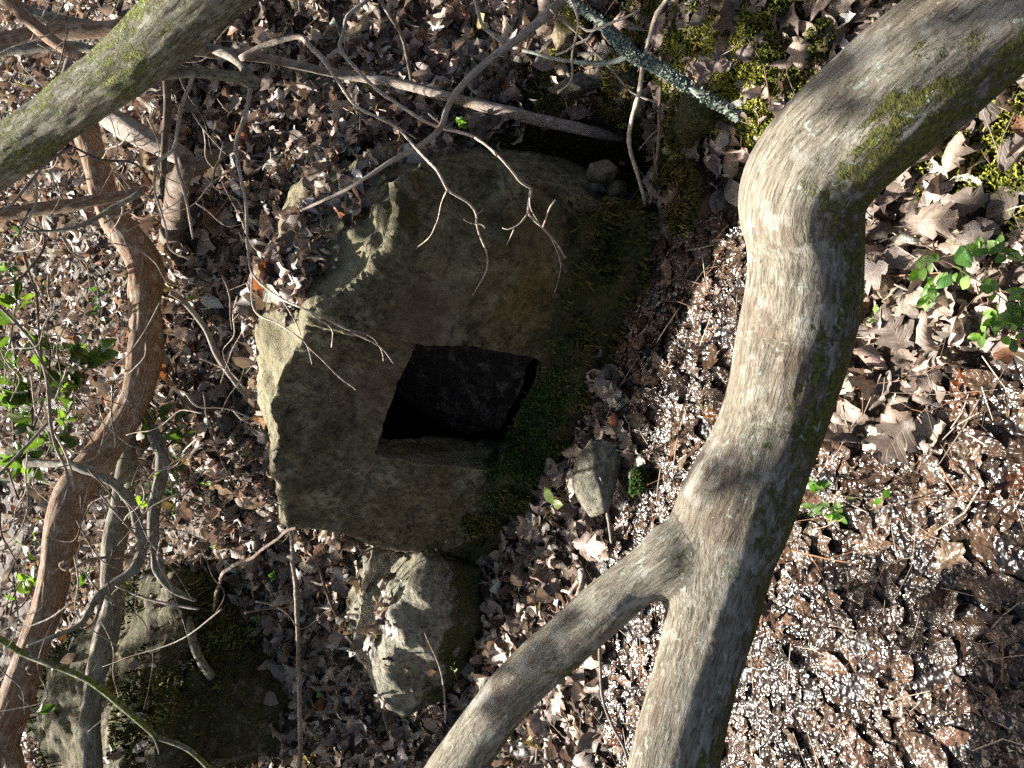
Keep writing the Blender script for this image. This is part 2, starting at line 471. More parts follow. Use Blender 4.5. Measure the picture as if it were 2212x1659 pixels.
def facet(me, vox, ratio, seed, amp, fr, vox2=None):
    """rough out, then break the surface into flat irregular facets like split stone"""
    me = eval_mods(me, [('REMESH', dict(mode='VOXEL', voxel_size=vox))])
    co = me_co(me); no = me_no(me)
    co = co + no * (amp * fbm(co, fr, 4, seed, 0.55))[:, None]
    me.vertices.foreach_set('co', co.astype(np.float32).ravel()); me.update()
    return eval_mods(me, [('DECIMATE', dict(ratio=ratio)), ('REMESH', dict(mode='VOXEL', voxel_size=vox2 or vox))])
me = eval_mods(me, [('REMESH', dict(mode='VOXEL', voxel_size=0.0093))])
co = me_co(me); no = me_no(me)
rel = co - FO
fs, fv, fw = rel @ FE, rel @ FVv, rel @ FN0        # along the face, up the face, out of the face
top = sstep(0.3, 0.8, no[:, 2])
facing = sstep(0.35, 0.8, no @ FN)
d = 0.012 * fbm(co, 4.5, 3, 5) - 0.010 * np.abs(fbm(co, 9, 3, 8)) + 0.004 * fbm(co, 32, 3, 18)
# drapery-like ridges on the weathered top, running away from the face
rid = np.abs(noise(np.stack([fs * 1.0, fw * 0.25, fv * 0.4], -1), 11, 21))
d = d + top * (0.022 * (rid - 0.45) - 0.010 * np.abs(fbm(co, 12, 3, 31)))
# the flat worked face stays flatter
d = d * (1 - 0.45 * facing) + facing * 0.004 * fbm(co, 30, 3, 12)
# layered right half: proud slab edge with a step running down beside the opening
hr = (face_pt(913, 739) - FO) @ FE
d = d + 0.022 * facing * sstep(-0.008, 0.008, fs - hr + 0.02 + 0.004 * noise(co, 20, 3)) * sstep(0.08, 0.14, fv)
def joint(pts, w_, dep):
    g = np.zeros(len(co))
    Q_ = [((face_pt(*p) - FO) @ FE, (face_pt(*p) - FO) @ FVv) for p in pts]
    for (ax, ay), (bx, by) in zip(Q_, Q_[1:]):
        t_ = np.clip(((fs - ax) * (bx - ax) + (fv - ay) * (by - ay)) / ((bx - ax) ** 2 + (by - ay) ** 2), 0, 1)
        g = np.maximum(g, sstep(w_, w_ * .25, np.hypot(fs - ax - t_ * (bx - ax), fv - ay - t_ * (by - ay)) + 0.004 * noise(co, 30, 5)))
    return g * dep * facing
d = d - joint([(905, 742), (860, 738), (806, 730), (735, 722), (660, 700)], 0.016, 0.016)
d = d - joint([(822, 990), (800, 1040), (770, 1100), (720, 1150)], 0.014, 0.009)
d = d - joint([(740, 830), (765, 860), (770, 920)], 0.012, 0.008)
d = d - joint([(1190, 420), (1235, 480), (1240, 520)], 0.018, 0.02)
d = d - 0.03 * facing * sstep(0.02, 0.0, np.abs(fs - 0.205 - 0.12 * (fv - .2))) * sstep(0.62, 0.5, fv) * 0.25
d = d - 0.045 * facing * sstep(.02, .06, np.minimum(np.minimum(fs - 0.10 - 0.25 * (fv - .55), 0.64 - fv), (fv - 0.36) - 0.35 * (fs - .2)))   # recessed panel under the upper end
d = d + 0.03 * sstep(0.14, 0.0, fv) * facing * (1 + 0.7 * noise(co, 9, 4))       # swollen mossy foot
co = co + no * d[:, None]
me.vertices.foreach_set('co', co.astype(np.float32).ravel()); me.update()
# cutter: the squared opening with slightly uneven sides, and the larger chamber behind it
def poly_prism(P0, P1):
    b = bmesh.new(); a0 = [b.verts.new(p) for p in P0]; a1 = [b.verts.new(p) for p in P1]; n_ = len(a0)
    for i in range(n_): b.faces.new((a0[i], a0[(i + 1) % n_], a1[(i + 1) % n_], a1[i]))
    b.faces.new(a0[::-1]); b.faces.new(a1)
    bmesh.ops.triangulate(b, faces=b.faces); bmesh.ops.recalc_face_normals(b, faces=b.faces)
    m = bpy.data.meshes.new('tmp'); b.to_mesh(m); b.free(); return m
OPEN = [(913, 740), (975, 737), (1040, 745), (1100, 757), (1165, 768), (1190, 782), (1172, 830), (1140, 900), (1108, 965), (1080, 1020), (1000, 1010), (910, 998), (824, 986), (850, 915), (880, 830)]
oc = [face_pt(*p) for p in OPEN]
cc = sum(oc) / len(oc)
cut1 = poly_prism([p + FN * 0.12 for p in oc], [p - FN0 * 0.165 for p in oc])
def chamber(fa, fb):
    P = []
    for (a, b) in ((-.30, -.22), (.36, -.22), (.36, .20), (.05, .22), (-.30, .20)):
        P.append(cc + FE * a + np.array([0, 0, 1.0]) * (b - .06))
    return poly_prism([p - FN0 * fa for p in P], [p - FN0 * fb - np.array([0, 0, .14]) for p in P])
cut2 = chamber(0.145, 1.12)
L_, R_ = oc[9] + FE * 0.012, oc[5] - FE * 0.012          # the floor drops away just behind the sill
pit = [np.array([p[0], p[1], z_]) for p, z_ in ((L_, .03), (R_, .03), (R_, R_[2] + .05), (L_, L_[2] + .05))]
cut3 = poly_prism([p - FN0 * 0.035 for p in pit], [p - FN0 * 0.3 for p in pit])
bm = bmesh.new()
for c_ in (cut1, cut2, cut3): bm.from_mesh(c_)
cutm = bpy.data.meshes.new('tmp'); bm.to_mesh(cutm); bm.free()
cutm = eval_mods(cutm, [('REMESH', dict(mode='VOXEL', voxel_size=0.009))])
c1 = me_co(cutm); n1_ = me_no(cutm)
c1 = c1 + n1_ * (0.005 * fbm(c1, 16, 3, 44) + 0.004 * np.abs(noise(c1, 45, 9)))[:, None]
cutm.vertices.foreach_set('co', c1.astype(np.float32).ravel()); cutm.update()
cob = bpy.data.objects.new('tmp', cutm); COL.objects.link(cob)
me = eval_mods(me, [('BOOLEAN', dict(operation='DIFFERENCE', object=cob, solver='EXACT'))])
bpy.data.objects.remove(cob)
co = me_co(me); no = me_no(me)
rel = co - FO
fs, fv, fw = rel @ FE, rel @ FVv, rel @ FN0
facing = sstep(0.2, 0.6, no @ FN)
def px2f(x, y):
    p = face_pt(x, y) - FO; return np.array([p @ FE, p @ FVv])
def seg_d(a, b):
    a, b = px2f(*a), px2f(*b); ab = b - a
    t = np.clip(((fs - a[0]) * ab[0] + (fv - a[1]) * ab[1]) / (ab @ ab), 0, 1)
    return np.hypot(fs - a[0] - t * ab[0], fv - a[1] - t * ab[1])
pale = np.zeros(len(co))
for a, b, w_ in (((992, 535), (952, 735), .011), ((1085, 610), (972, 738), .011), ((880, 618), (988, 605), .010), ((905, 745), (815, 1000), .009), ((815, 990), (795, 1050), .008), ((995, 520), (1010, 600), .008)):
    pale = np.maximum(pale, 0.55 * sstep(w_ * 1.6, w_ * 0.3, seg_d(a, b) + 0.010 * noise(co, 30, 2)) * facing * sstep(-.5, .3, noise(co, 22, 6)))
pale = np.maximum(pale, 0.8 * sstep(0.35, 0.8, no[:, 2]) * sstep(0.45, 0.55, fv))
c_red = px2f(900, 680); red = np.exp(-(((fs - c_red[0]) / .11) ** 2 + ((fv - c_red[1]) / .07) ** 2))
c_r2 = px2f(800, 840); red = np.maximum(red, 0.7 * np.exp(-(((fs - c_r2[0]) / .13) ** 2 + ((fv - c_r2[1]) / .09) ** 2)))
c_och = px2f(1150, 620); ochre = np.exp(-(((fs - c_och[0]) / .17) ** 2 + ((fv - c_och[1]) / .13) ** 2)) * facing
edge = 0.17 + 0.02 * noise(co, 5, 61) - 0.16 * sstep(-0.1, -0.55, fs) * 0.2
mossy = 0.62 * sstep(edge + 0.10, edge - 0.10, fv) + 0.30 * fbm(co, 5, 3, 71) + 0.16
mossy = np.where(fw < -0.08, 0.15, mossy)
mossy = np.maximum(mossy, 0.7 * np.exp(-(((fs - px2f(860, 460)[0]) / .1) ** 2 + ((fv - px2f(860, 460)[1]) / .1) ** 2)) * 0.8)
jamb = sstep(0.3, 0.7, no @ FE) * (fw < -0.004) * (fw > -0.135) * (fv > 0.1)
pale = np.maximum(pale, 0.65 * jamb)
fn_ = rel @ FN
hole_shade = sstep(-0.125, -0.150, fn_ + 0.012 * noise(co, 20, 3)) * (np.abs(fs - px2f(1000, 880)[0]) < .45) * (co[:, 2] < 0.56) * (fw > -1.3)  # depth mask for the shade painted on the chamber's inner walls
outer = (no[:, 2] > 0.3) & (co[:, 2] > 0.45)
hole_shade = np.where(outer, 0, hole_shade)
mossy = np.where(hole_shade > 0.4, -1.0, mossy)
for k_, a_ in (('hole_shade', hole_shade), ('pale', pale * 0.75), ('red', red), ('ochre', ochre), ('moss', mossy)): set_attr(me, k_, a_)
me.polygons.foreach_set('use_smooth', np.ones(len(me.polygons), bool))
me.update()
boulder = empty('cut_boulder', tuple(FO))
tag(boulder, 'big mossy grey-brown boulder with a square opening cut through its shaded face', 'boulder')
me.materials.clear()
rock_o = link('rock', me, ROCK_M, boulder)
try:
    me.set_sharp_from_angle(angle=math.radians(38))
except Exception:
    pass
BVH_LIST, BVH_BOX = [], []
def add_bvh(m, mat=None):
    V = me_co(m)
    m.calc_loop_triangles()
    t = np.empty(len(m.loop_triangles) * 3, np.int32); m.loop_triangles.foreach_get('vertices', t)
    b = BVHTree.FromPolygons([tuple(v) for v in V], [tuple(int(i) for i in f) for f in t.reshape(-1, 3)])
    BVH_LIST.append(b); BVH_BOX.append((V[:, 0].min(), V[:, 0].max(), V[:, 1].min(), V[:, 1].max())); return b
boulder_bvh = add_bvh(me)

# ------------------------------------------------------------------ moss tufts
def tri_sample(m, wfun, n):
    V = me_co(m); m.calc_loop_triangles()
    t = np.empty(len(m.loop_triangles) * 3, np.int32); m.loop_triangles.foreach_get('vertices', t); t = t.reshape(-1, 3)
    a, b, c = V[t[:, 0]], V[t[:, 1]], V[t[:, 2]]
    cr = np.cross(b - a, c - a); ar = np.linalg.norm(cr, axis=1) / 2
    nn = cr / np.maximum(2 * ar, 1e-12)[:, None]
    w = ar * wfun((a + b + c) / 3, nn)
    k = rng.choice(len(t), n, p=w / w.sum())
    u, v = rng.random(n), rng.random(n); s = u + v > 1; u[s], v[s] = 1 - u[s], 1 - v[s]
    return a[k] + (b - a)[k] * u[:, None] + (c - a)[k] * v[:, None], nn[k]

def tufts(name, P, Nn, length, width, cols, parent=None, droop=0.4):
    n = len(P)
    r = rng.normal(size=(n, 3)); r -= (r * Nn).sum(1)[:, None] * Nn; r /= np.linalg.norm(r, axis=1)[:, None] + 1e-9
    s = np.cross(r, Nn)
    cush = np.clip(0.5 + 0.8 * fbm(P, 26, 2, 77), 0, 1)
    P = P + Nn * (length * 0.8 * cush)[:, None]
    L = length * (0.45 + rng.random(n) * 0.7 + 0.4 * cush); W = width * (0.6 + rng.random(n) * 0.8)
    lean = rng.random(n) * 0.9
    mid = P + Nn * (L * 0.6)[:, None] + r * (L * 0.35 * lean)[:, None]
    tip = P + Nn * (L * 0.85)[:, None] + r * (L * lean)[:, None] - np.array([0, 0, 1]) * (L * droop * rng.random(n))[:, None]
    b0 = P - Nn * (0.003 + length * 0.5 * cush)[:, None]
    V = np.stack([b0 - s * W[:, None] / 2, b0 + s * W[:, None] / 2, mid - s * W[:, None] * .45, mid + s * W[:, None] * .45, tip], 1).reshape(-1, 3)
    k = np.arange(n)[:, None] * 5
    Q = k + np.array([[0, 1, 3, 2]]); T = k + np.array([[2, 3, 4]])
    pal = np.asarray(cols)
    mixf = np.clip(0.5 + 0.55 * fbm(P, 9, 3, 13) + rng.normal(0, .22, n), 0, 0.999) * (len(pal) - 1)
    i0 = mixf.astype(int); fr = (mixf - i0)[:, None]
    C = pal[i0] * (1 - fr) + pal[np.minimum(i0 + 1, len(pal) - 1)] * fr
    C = np.repeat(C, 5, 0)
    m = mesh_np(name, V, [Q, T], {'col': C})
    o = link(name, m, MOSS, parent)
    return o

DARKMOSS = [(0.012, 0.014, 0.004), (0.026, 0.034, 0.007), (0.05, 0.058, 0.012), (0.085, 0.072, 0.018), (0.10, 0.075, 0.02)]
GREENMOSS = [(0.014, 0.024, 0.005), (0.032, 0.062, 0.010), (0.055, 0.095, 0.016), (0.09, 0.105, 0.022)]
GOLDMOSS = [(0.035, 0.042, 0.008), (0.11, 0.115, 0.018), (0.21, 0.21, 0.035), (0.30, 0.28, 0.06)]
def bw(Pc, Nc):
    r_ = Pc - FO; s_, v_, w_ = r_ @ FE, r_ @ FVv, r_ @ FN0
    e_ = 0.15 + 0.05 * fbm(Pc, 6, 3, 61) + 0.10 * sstep(0.0, 0.3, s_) + 0.06 * sstep(-.5, -.7, s_)
    m_ = sstep(e_ + 0.06, e_ - 0.10, v_) * (w_ > -0.1) * ((Nc @ FN0) > -0.1)
    m_ = m_ * (0.04 + 0.96 * sstep(-0.05, 0.35, fbm(Pc, 10, 3, 5) + 2.2 * (0.07 - v_)))
    return m_ + 1e-9
P_, N_ = tri_sample(me, bw, 19000)
tag(tufts('moss', P_, N_, 0.017, 0.0042, DARKMOSS, boulder, 0.9), 'dark fringe of moss along the foot', kind='stuff')
cg = face_pt(1130, 950)
def bw2(Pc, Nc):
    g = np.exp(-(((Pc - cg) @ FE / 0.18) ** 2 + ((Pc - cg) @ FVv / 0.07) ** 2))
    return g * sstep(-.3, .2, fbm(Pc, 12, 2, 15)) * ((Nc @ FN0) > -0.1) * (((Pc - FO) @ FN0) > -0.10) + 1e-9
P_, N_ = tri_sample(me, bw2, 8000)
tag(tufts('moss', P_, N_, 0.008, 0.0035, GREENMOSS, boulder, 0.4), 'bright green moss below the opening', kind='stuff')

# ------------------------------------------------------------------ other stones
def finish_rock(m, seed, amp=0.02, mossf=0.3, vox=0.01, moss_low=None):
    m = facet(m, vox, 0.04, seed, amp * 0.9, 7.0, vox * 0.7)
    co = me_co(m); no = me_no(m)
    d = amp * 0.10 * np.abs(fbm(co * np.array([1, 1, 2.0]), 14, 3, seed + 5)) + amp * 0.10 * fbm(co, 40, 2, seed + 9)
    co = co + no * d[:, None]
    m.vertices.foreach_set('co', co.astype(np.float32).ravel()); m.update()
    mo = mossf + 0.35 * fbm(co, 5, 3, seed + 2)
    if moss_low is not None:
        mo = np.maximum(mo, moss_low(co, no))
    set_attr(m, 'moss', mo)
    for k_ in ('pale', 'red', 'ochre', 'hole_shade'): set_attr(m, k_, np.zeros(len(co)))
    m.polygons.foreach_set('use_smooth', np.ones(len(m.polygons), bool)); m.materials.clear()
    try: m.set_sharp_from_angle(angle=math.radians(40))
    except Exception: pass
    add_bvh(m)
    return m

def hull_mesh(P):
    b = bmesh.new()
    for p in P: b.verts.new(p)
    r = bmesh.ops.convex_hull(b, input=b.verts)
    bmesh.ops.delete(b, geom=list({g for g in r['geom_interior'] + r['geom_unused'] if isinstance(g, bmesh.types.BMVert)}), context='VERTS')
    bmesh.ops.recalc_face_normals(b, faces=b.faces)
    m = bpy.data.meshes.new('tmp'); b.to_mesh(m); b.free(); return m

def stone(name, label, cx, cy, hx, hy, mat, seed, depth=None, mossf=0.2, lift=0.5, tuft=0, cols=None, rot=0.0, amp=0.012, tl=0.012, t=None):
    """an irregular stone whose outline spans about hx by hy (half sizes in picture units) around (cx, cy)"""
    t = t or ground_t(cx, cy)
    c = at(cx, cy, t)
    sx, sy = hx * t / FPX, hy * t / FPX
    r = np.random.default_rng(seed)
    P = r.normal(size=(26, 3)); P /= np.linalg.norm(P, axis=1)[:, None]
    P *= (0.82 + 0.25 * r.random((26, 1)))
    dp = depth or 0.9 * min(sx, sy) + 0.1 * max(sx, sy)
    a = P[:, 0] * math.cos(rot) - P[:, 1] * math.sin(rot); b = P[:, 0] * math.sin(rot) + P[:, 1] * math.cos(rot)
    W = c + (-UPV) * (a * sx)[:, None] + RGT * (b * sy)[:, None] + (-FWD) * (P[:, 2] * dp)[:, None]
    W = W + (-FWD) * dp * (lift - 0.5) * 2
    m = finish_rock(hull_mesh(W), seed, amp, mossf, max(0.005, min(0.012, min(sx, sy) / 7)))
    root = empty(name, tuple(on_ground(cx, cy)))
    link('rock', m, mat, root)
    tag(root, label, 'stone')
    if tuft:
        P2, N2 = tri_sample(m, lambda Pc, Nc: sstep(-0.2, 0.4, fbm(Pc, 7, 2, seed)) * ((Nc @ -FWD) > -0.3) + 1e-6, tuft)
        tag(tufts('moss', P2, N2, tl, tl * 0.36, cols or DARKMOSS, root), kind='stuff')
    return root

# ridged stone standing at the boulder's corner
def gp(x, y, h=0.0): return on_ground(x, y, h)
rid_ = [(930, 1205, 2.36), (880, 1270, 2.37), (845, 1330, 2.40), (838, 1400, 2.46), (838, 1490, 2.52)]
bk_ = [(800, 1190, 2.74), (760, 1290, 2.78), (738, 1380, 2.84), (765, 1430, 2.86), (860, 1528, 2.66)]
ft_ = [(985, 1235, 2.38), (962, 1300, 2.38), (952, 1390, 2.43), (925, 1465, 2.47), (878, 1532, 2.52)]
PR = [at(*p) for p in rid_ + bk_ + ft_] + [at(x, y, t) - np.array([0, 0, 0.12]) for x, y, t in ft_] + [at(x, y, t) - np.array([0, -.1, 0.35]) for x, y, t in bk_]
def ml(co, no): return 0.75 * sstep(0.15, -0.1, no[:, 2] - 0.25) * sstep(0.35, 0.1, co[:, 2] - 0.05 * noise(co, 8, 3))
m = finish_rock(hull_mesh(PR), 301, 0.03, 0.05, 0.012, ml)
rs = empty('ridged_stone', tuple(gp(930, 1400)))
link('rock', m, ROCK_G, rs)
tag(rs, 'grey ridged stone with a sunlit crest beside the lower corner of the cut boulder', 'stone')
P2, N2 = tri_sample(m, lambda Pc, Nc: sstep(0.0, -0.2, Nc[:, 2] - 0.3) * sstep(0.22, 0.05, Pc[:, 2]) * sstep(-.2, .3, fbm(Pc, 8, 2, 4)) + 1e-7, 5000)
tag(tufts('moss', P2, N2, 0.012, 0.004, DARKMOSS, rs, .8), kind='stuff')

stone('flat_stone', 'grey rounded stone half in shade on the wet ground before the opening', 1282, 1022, 56, 84, ROCK_G, 412, 0.06, -0.1, 1.5, 0, None, 0.2, 0.010)
stone('mossy_pebble', 'small green moss-covered cobble lying in the glittering mud', 1372, 1032, 20, 36, ROCK_G, 17, 0.03, 0.7, 1.5, 900, GREENMOSS, 0, 0.006, 0.008)
stone('pillar_stone', 'long upright greenish stone finger standing in the dark hollow', 1247, 185, 72, 30, ROCK_G, 9, 0.05, 0.2, 0.5, 0, None, -0.05, 0.010, t=2.03)
stone('ledge_stone', 'moss-topped slab above the upright stone finger', 1225, 55, 42, 72, ROCK_T, 31, 0.10, 0.45, 0.5, 1800, GOLDMOSS[:3], 0.1, 0.02, t=2.14)
stone('tan_stone', 'small tan angular stone wedged beside the dark hollow', 1312, 374, 44, 29, ROCK_T, 5, 0.045, 0.1, 0.5, 0, None, 0.3, 0.008, t=2.02)
stone('slate_stone', 'small dark grey stone below the tan stone at the hollow', 1282, 414, 33, 22, ROCK_G, 77, 0.04, 0.05, 0.5, 0, None, 0, 0.006, t=2.03)
stone('slate_stone', 'small brown-grey stone touching the thin sapling foot', 1332, 412, 28, 22, ROCK_T, 78, 0.04, 0.15, 0.5, 0, None, 0, 0.006, t=2.03)
stone('mossy_stone', 'green mossy oval stone right under the pair of thin saplings', 1440, 460, 34, 74, ROCK_G, 55, 0.06, 0.7, 1.6, 1700, DARKMOSS, -0.1, 0.010)
stone('mossy_stone', 'wide dark mossy stone under the lichen-crusted stick', 1478, 288, 58, 66, ROCK_G, 56, 0.09, 0.75, 1.0, 2200, DARKMOSS, 0.3, 0.014)
stone('mossy_stone', 'dark mossy stone deep behind the upright stone finger', 1340, 200, 60, 60, ROCK_G, 59, 0.10, 0.7, 0.8, 1200, DARKMOSS, 0.3, 0.014)
stone('white_stone', 'pale sunlit stone with yellow moss above the thick trunk', 1764, 95, 30, 44, ROCK_G, 91, 0.03, 0.35, 0.8, 900, GOLDMOSS, 0.4, 0.008, 0.008)
# big layered outcrop on the far slope
def outcrop():
    t0 = 3.35
    P = []
    r = np.random.default_rng(3)
    for (x, y, t) in [(150, 1420, 3.9), (215, 1330, 3.7), (320, 1240, 3.3), (378, 1235, 3.15), (360, 1330, 3.05), (345, 1440, 2.95), (425, 1450, 2.85), (432, 1560, 2.8), (415, 1680, 2.8),
                      (300, 1700, 2.9), (120, 1700, 3.5), (60, 1560, 3.8), (340, 1640, 2.78), (250, 1500, 3.15)]:
        P.append(at(x, y, t)); P.append(at(x, y, t) + np.array([-.25, 0.8, -0.6]))
    for (x, y, t) in [(432, 1560, 2.8), (415, 1680, 2.8), (345, 1440, 2.95), (360, 1330, 3.05)]:
        P.append(at(x, y, t) - np.array([0, 0, .4]))
    m = hull_mesh(P)
    m = eval_mods(m, [('REMESH', dict(mode='VOXEL', voxel_size=0.016))])
    co = me_co(m); no = me_no(m)
    lay = np.abs(((co[:, 2] + 0.25 * co[:, 0] + 0.05 * noise(co, 3, 8)) * 16) % 1 - 0.5) * 2
    d = 0.05 * fbm(co, 3, 4, 4) + 0.016 * sstep(.25, .6, lay) * (0.4 + noise(co, 5, 2)) + 0.012 * fbm(co, 20, 3, 6)
    co = co + no * d[:, None]
    m.vertices.foreach_set('co', co.astype(np.float32).ravel()); m.update()
    set_attr(m, 'moss', 0.62 + 0.45 * fbm(co, 3.0, 3, 12))
    for k_ in ('pale', 'red', 'ochre', 'hole_shade'): set_attr(m, k_, np.zeros(len(co)))
    m.polygons.foreach_set('use_smooth', np.ones(len(m.polygons), bool)); m.materials.clear()
    add_bvh(m)
    root = empty('rock_outcrop', tuple(on_ground(430, 1560)))
    link('rock', m, ROCK_M, root)
    P2, N2 = tri_sample(m, lambda Pc, Nc: sstep(0.0, 0.5, fbm(Pc, 3, 3, 12) + .1) * ((Nc @ -FWD) > -0.2) + 1e-7, 12000)
    tag(tufts('moss', P2, N2, 0.020, 0.007, DARKMOSS + [(0.14, 0.16, 0.04)], root), kind='stuff')
    tag(root, 'large layered mossy rock outcrop behind the slender grey trunks', 'rock')
outcrop()
stone('mossy_stone', 'small mossy stone between the broken stub and the leaning stick', 455, 1355, 50, 42, ROCK_T, 66, 0.10, 0.5, 0.7, 1000, GOLDMOSS[:3], 0.4, 0.012)
stone('mossy_stone', 'narrow olive mossy stone half buried in leaves near the lower edge', 548, 1432, 20, 46, ROCK_G, 67, 0.05, 0.75, 0.6, 500, DARKMOSS, 0.0, 0.01)

# ------------------------------------------------------------------ wood: tubes swept along a path
def catmull(P, step):
    P = np.asarray(P, float); n = len(P)
    Q = np.vstack([2 * P[0] - P[1], P, 2 * P[-1] - P[-2]])
    out = []
    for i in range(n - 1):
        p0, p1, p2, p3 = Q[i], Q[i + 1], Q[i + 2], Q[i + 3]
        m_ = max(2, int(np.linalg.norm((p2 - p1)[:3]) / step))
        t = np.linspace(0, 1, m_, endpoint=False)[:, None]
        out.append(0.5 * ((2 * p1) + (-p0 + p2) * t + (2 * p0 - 5 * p1 + 4 * p2 - p3) * t ** 2 + (-p0 + 3 * p1 - 3 * p2 + p3) * t ** 3))
    out.append(P[-1:])
    return np.vstack(out)

def resolve(pts):
    """(x, y, halfwidth, depth); depth None is filled in linearly; a string 'g0.05' is that height over the ground"""
    ts = []
    for p in pts:
        d_ = p[3] if len(p) > 3 else None
        if isinstance(d_, str):
            if d_[0] == 'g':
                h = float(d_[1:]); t = ground_t(p[0], p[1]); d_ = t - h / max(0.25, -ray(p[0], p[1])[2])
            else:
                d_ = face_t(p[0], p[1]) - float(d_[1:])
        ts.append(d_)
    idx = [i for i, t in enumerate(ts) if t is not None]
    ts = np.interp(range(len(ts)), idx, [ts[i] for i in idx])
    thin = lambda w: w * (0.70 if w < 7 else 0.70 + 0.30 * min(1.0, (w - 7) / 9))
    return [np.append(at(p[0], p[1], t), thin(p[2]) * t / FPX) for p, t in zip(pts, ts)]

def tube(name, pts, mat, parent=None, seg=10, step=0.02, ridge=0.0, lump=0.05, moss=0.0, moss_dir=None, seed=0, wob=0.0, cap=True, world=False, ext=(0, 0)):
    P = np.array(pts if world else resolve(pts), float)
    for e_, far_ in ((0, ext[0]), (1, ext[1])):          # carry the limb on beyond the picture; ext is its length there
        if not far_: continue
        a_, b_ = (P[1], P[0]) if e_ == 0 else (P[-2], P[-1])
        dv_ = (b_ - a_)[:3]; dv_ = dv_ / np.linalg.norm(dv_)
        new = [np.append(b_[:3] + dv_ * far_ * f_ + np.array([0, 0, 0.10 * far_ * f_ * f_ * np.sign(dv_[2])]), b_[3]) for f_ in (0.5, 1.0)]
        P = np.vstack([new[::-1], P]) if e_ == 0 else np.vstack([P, new])
    C = catmull(P, step)
    for _ in range(8 if float(np.mean(C[:, 3])) > 0.012 else 1): C[1:-1] = 0.25 * C[:-2] + 0.5 * C[1:-1] + 0.25 * C[2:]
    c, r = C[:, :3].copy(), np.maximum(C[:, 3], 0.0006)
    n = len(c); rm0 = float(np.mean(r))
    if rm0 < 0.009 and step < 0.02: wob = max(wob, 0.0045)
    if wob:
        L0 = np.concatenate([[0], np.cumsum(np.linalg.norm(np.diff(c, axis=0), axis=1))])
        for a in range(3):
            c[:, a] += wob * noise(np.stack([L0, L0 * 0 + a * 7.7, L0 * 0 + seed], -1), 9, seed) * np.minimum(1, np.minimum(L0, L0[-1] - L0) * 12)
    if rm0 < 0.009:          # knuckles where side shoots once grew
        L1_ = np.concatenate([[0], np.cumsum(np.linalg.norm(np.diff(c, axis=0), axis=1))])
        r = r * (1 + 0.45 * np.clip(np.sin(L1_ * 70 + seed) - 0.8, 0, 1) * 5 * 0.6)
    T = np.gradient(c, axis=0); T /= np.linalg.norm(T, axis=1)[:, None] + 1e-12
    u = np.cross(T[0], [0.3, 0.2, 1.0]); u /= np.linalg.norm(u)
    U = np.zeros((n, 3)); U[0] = u
    for i in range(1, n):
        u = U[i - 1] - T[i] * (U[i - 1] @ T[i]); U[i] = u / (np.linalg.norm(u) + 1e-12)
    W = np.cross(T, U)
    Ln = np.concatenate([[0], np.cumsum(np.linalg.norm(np.diff(c, axis=0), axis=1))])
    th = np.linspace(0, 2 * np.pi, seg, endpoint=False)
    ct, st = np.cos(th), np.sin(th)
    D = U[:, None] * ct[None, :, None] + W[:, None] * st[None, :, None]
    rm = float(np.mean(r))
    bk = np.stack([np.broadcast_to(ct * rm, (n, seg)), np.broadcast_to(st * rm, (n, seg)), np.broadcast_to(Ln[:, None], (n, seg))], -1) + seed * 3.7
    q_ = bk.copy()
    rr = r[:, None] * (1 + lump * fbm(q_ / rm * np.array([1, 1, .45]), 0.9, 2, seed))
    if ridge:
        f = noise(q_ * np.array([1, 1, 0.09]), 95, seed + 1) * 0.6 + noise(q_ * np.array([1, 1, .16]), 190, seed + 2) * 0.4 + 0.9 * noise(q_ * np.array([1, 1, .2]), 30, seed + 4)
        rr = rr + ridge * f
    V = c[:, None] + D * rr[..., None]
    i_, j_ = np.meshgrid(np.arange(n - 1), np.arange(seg), indexing='ij')
    a = i_ * seg + j_; b = i_ * seg + (j_ + 1) % seg
    Fq = np.stack([a, b, b + seg, a + seg], -1).reshape(-1, 4)
    V = V.reshape(-1, 3); bk = bk.reshape(-1, 3)
    tris = []
    if cap:
        V = np.vstack([V, c[0] - T[0] * r[0] * .25, c[-1] + T[-1] * r[-1] * .25]); bk = np.vstack([bk, bk[:1], bk[-1:]])
        k0, k1 = len(V) - 2, len(V) - 1
        for j in range(seg):
            tris.append((k0, (j + 1) % seg, j)); tris.append((k1, (n - 1) * seg + j, (n - 1) * seg + (j + 1) % seg))
    ms = np.zeros(len(V))
    if moss:
        md = np.asarray(moss_dir if moss_dir is not None else (0, 0, 0), float)
        dd = (D @ md).reshape(-1)
        ms[:len(dd)] = moss + 0.45 * dd + 0.30 * fbm(bk[:len(dd)], 6, 2, seed + 30)
    m = mesh_np(name, V, [Fq, np.array(tris, np.int32).reshape(-1, 3)], {'bk': bk, 'moss': ms})
    return link(name, m, mat, parent)

def base_of(pts):
    p = resolve(pts)[0]; return tuple(p[:3])

LOWRIGHT = -UPV * 0.9 - RGT * 0.2 - FWD * 0.1          # the shaded lower side
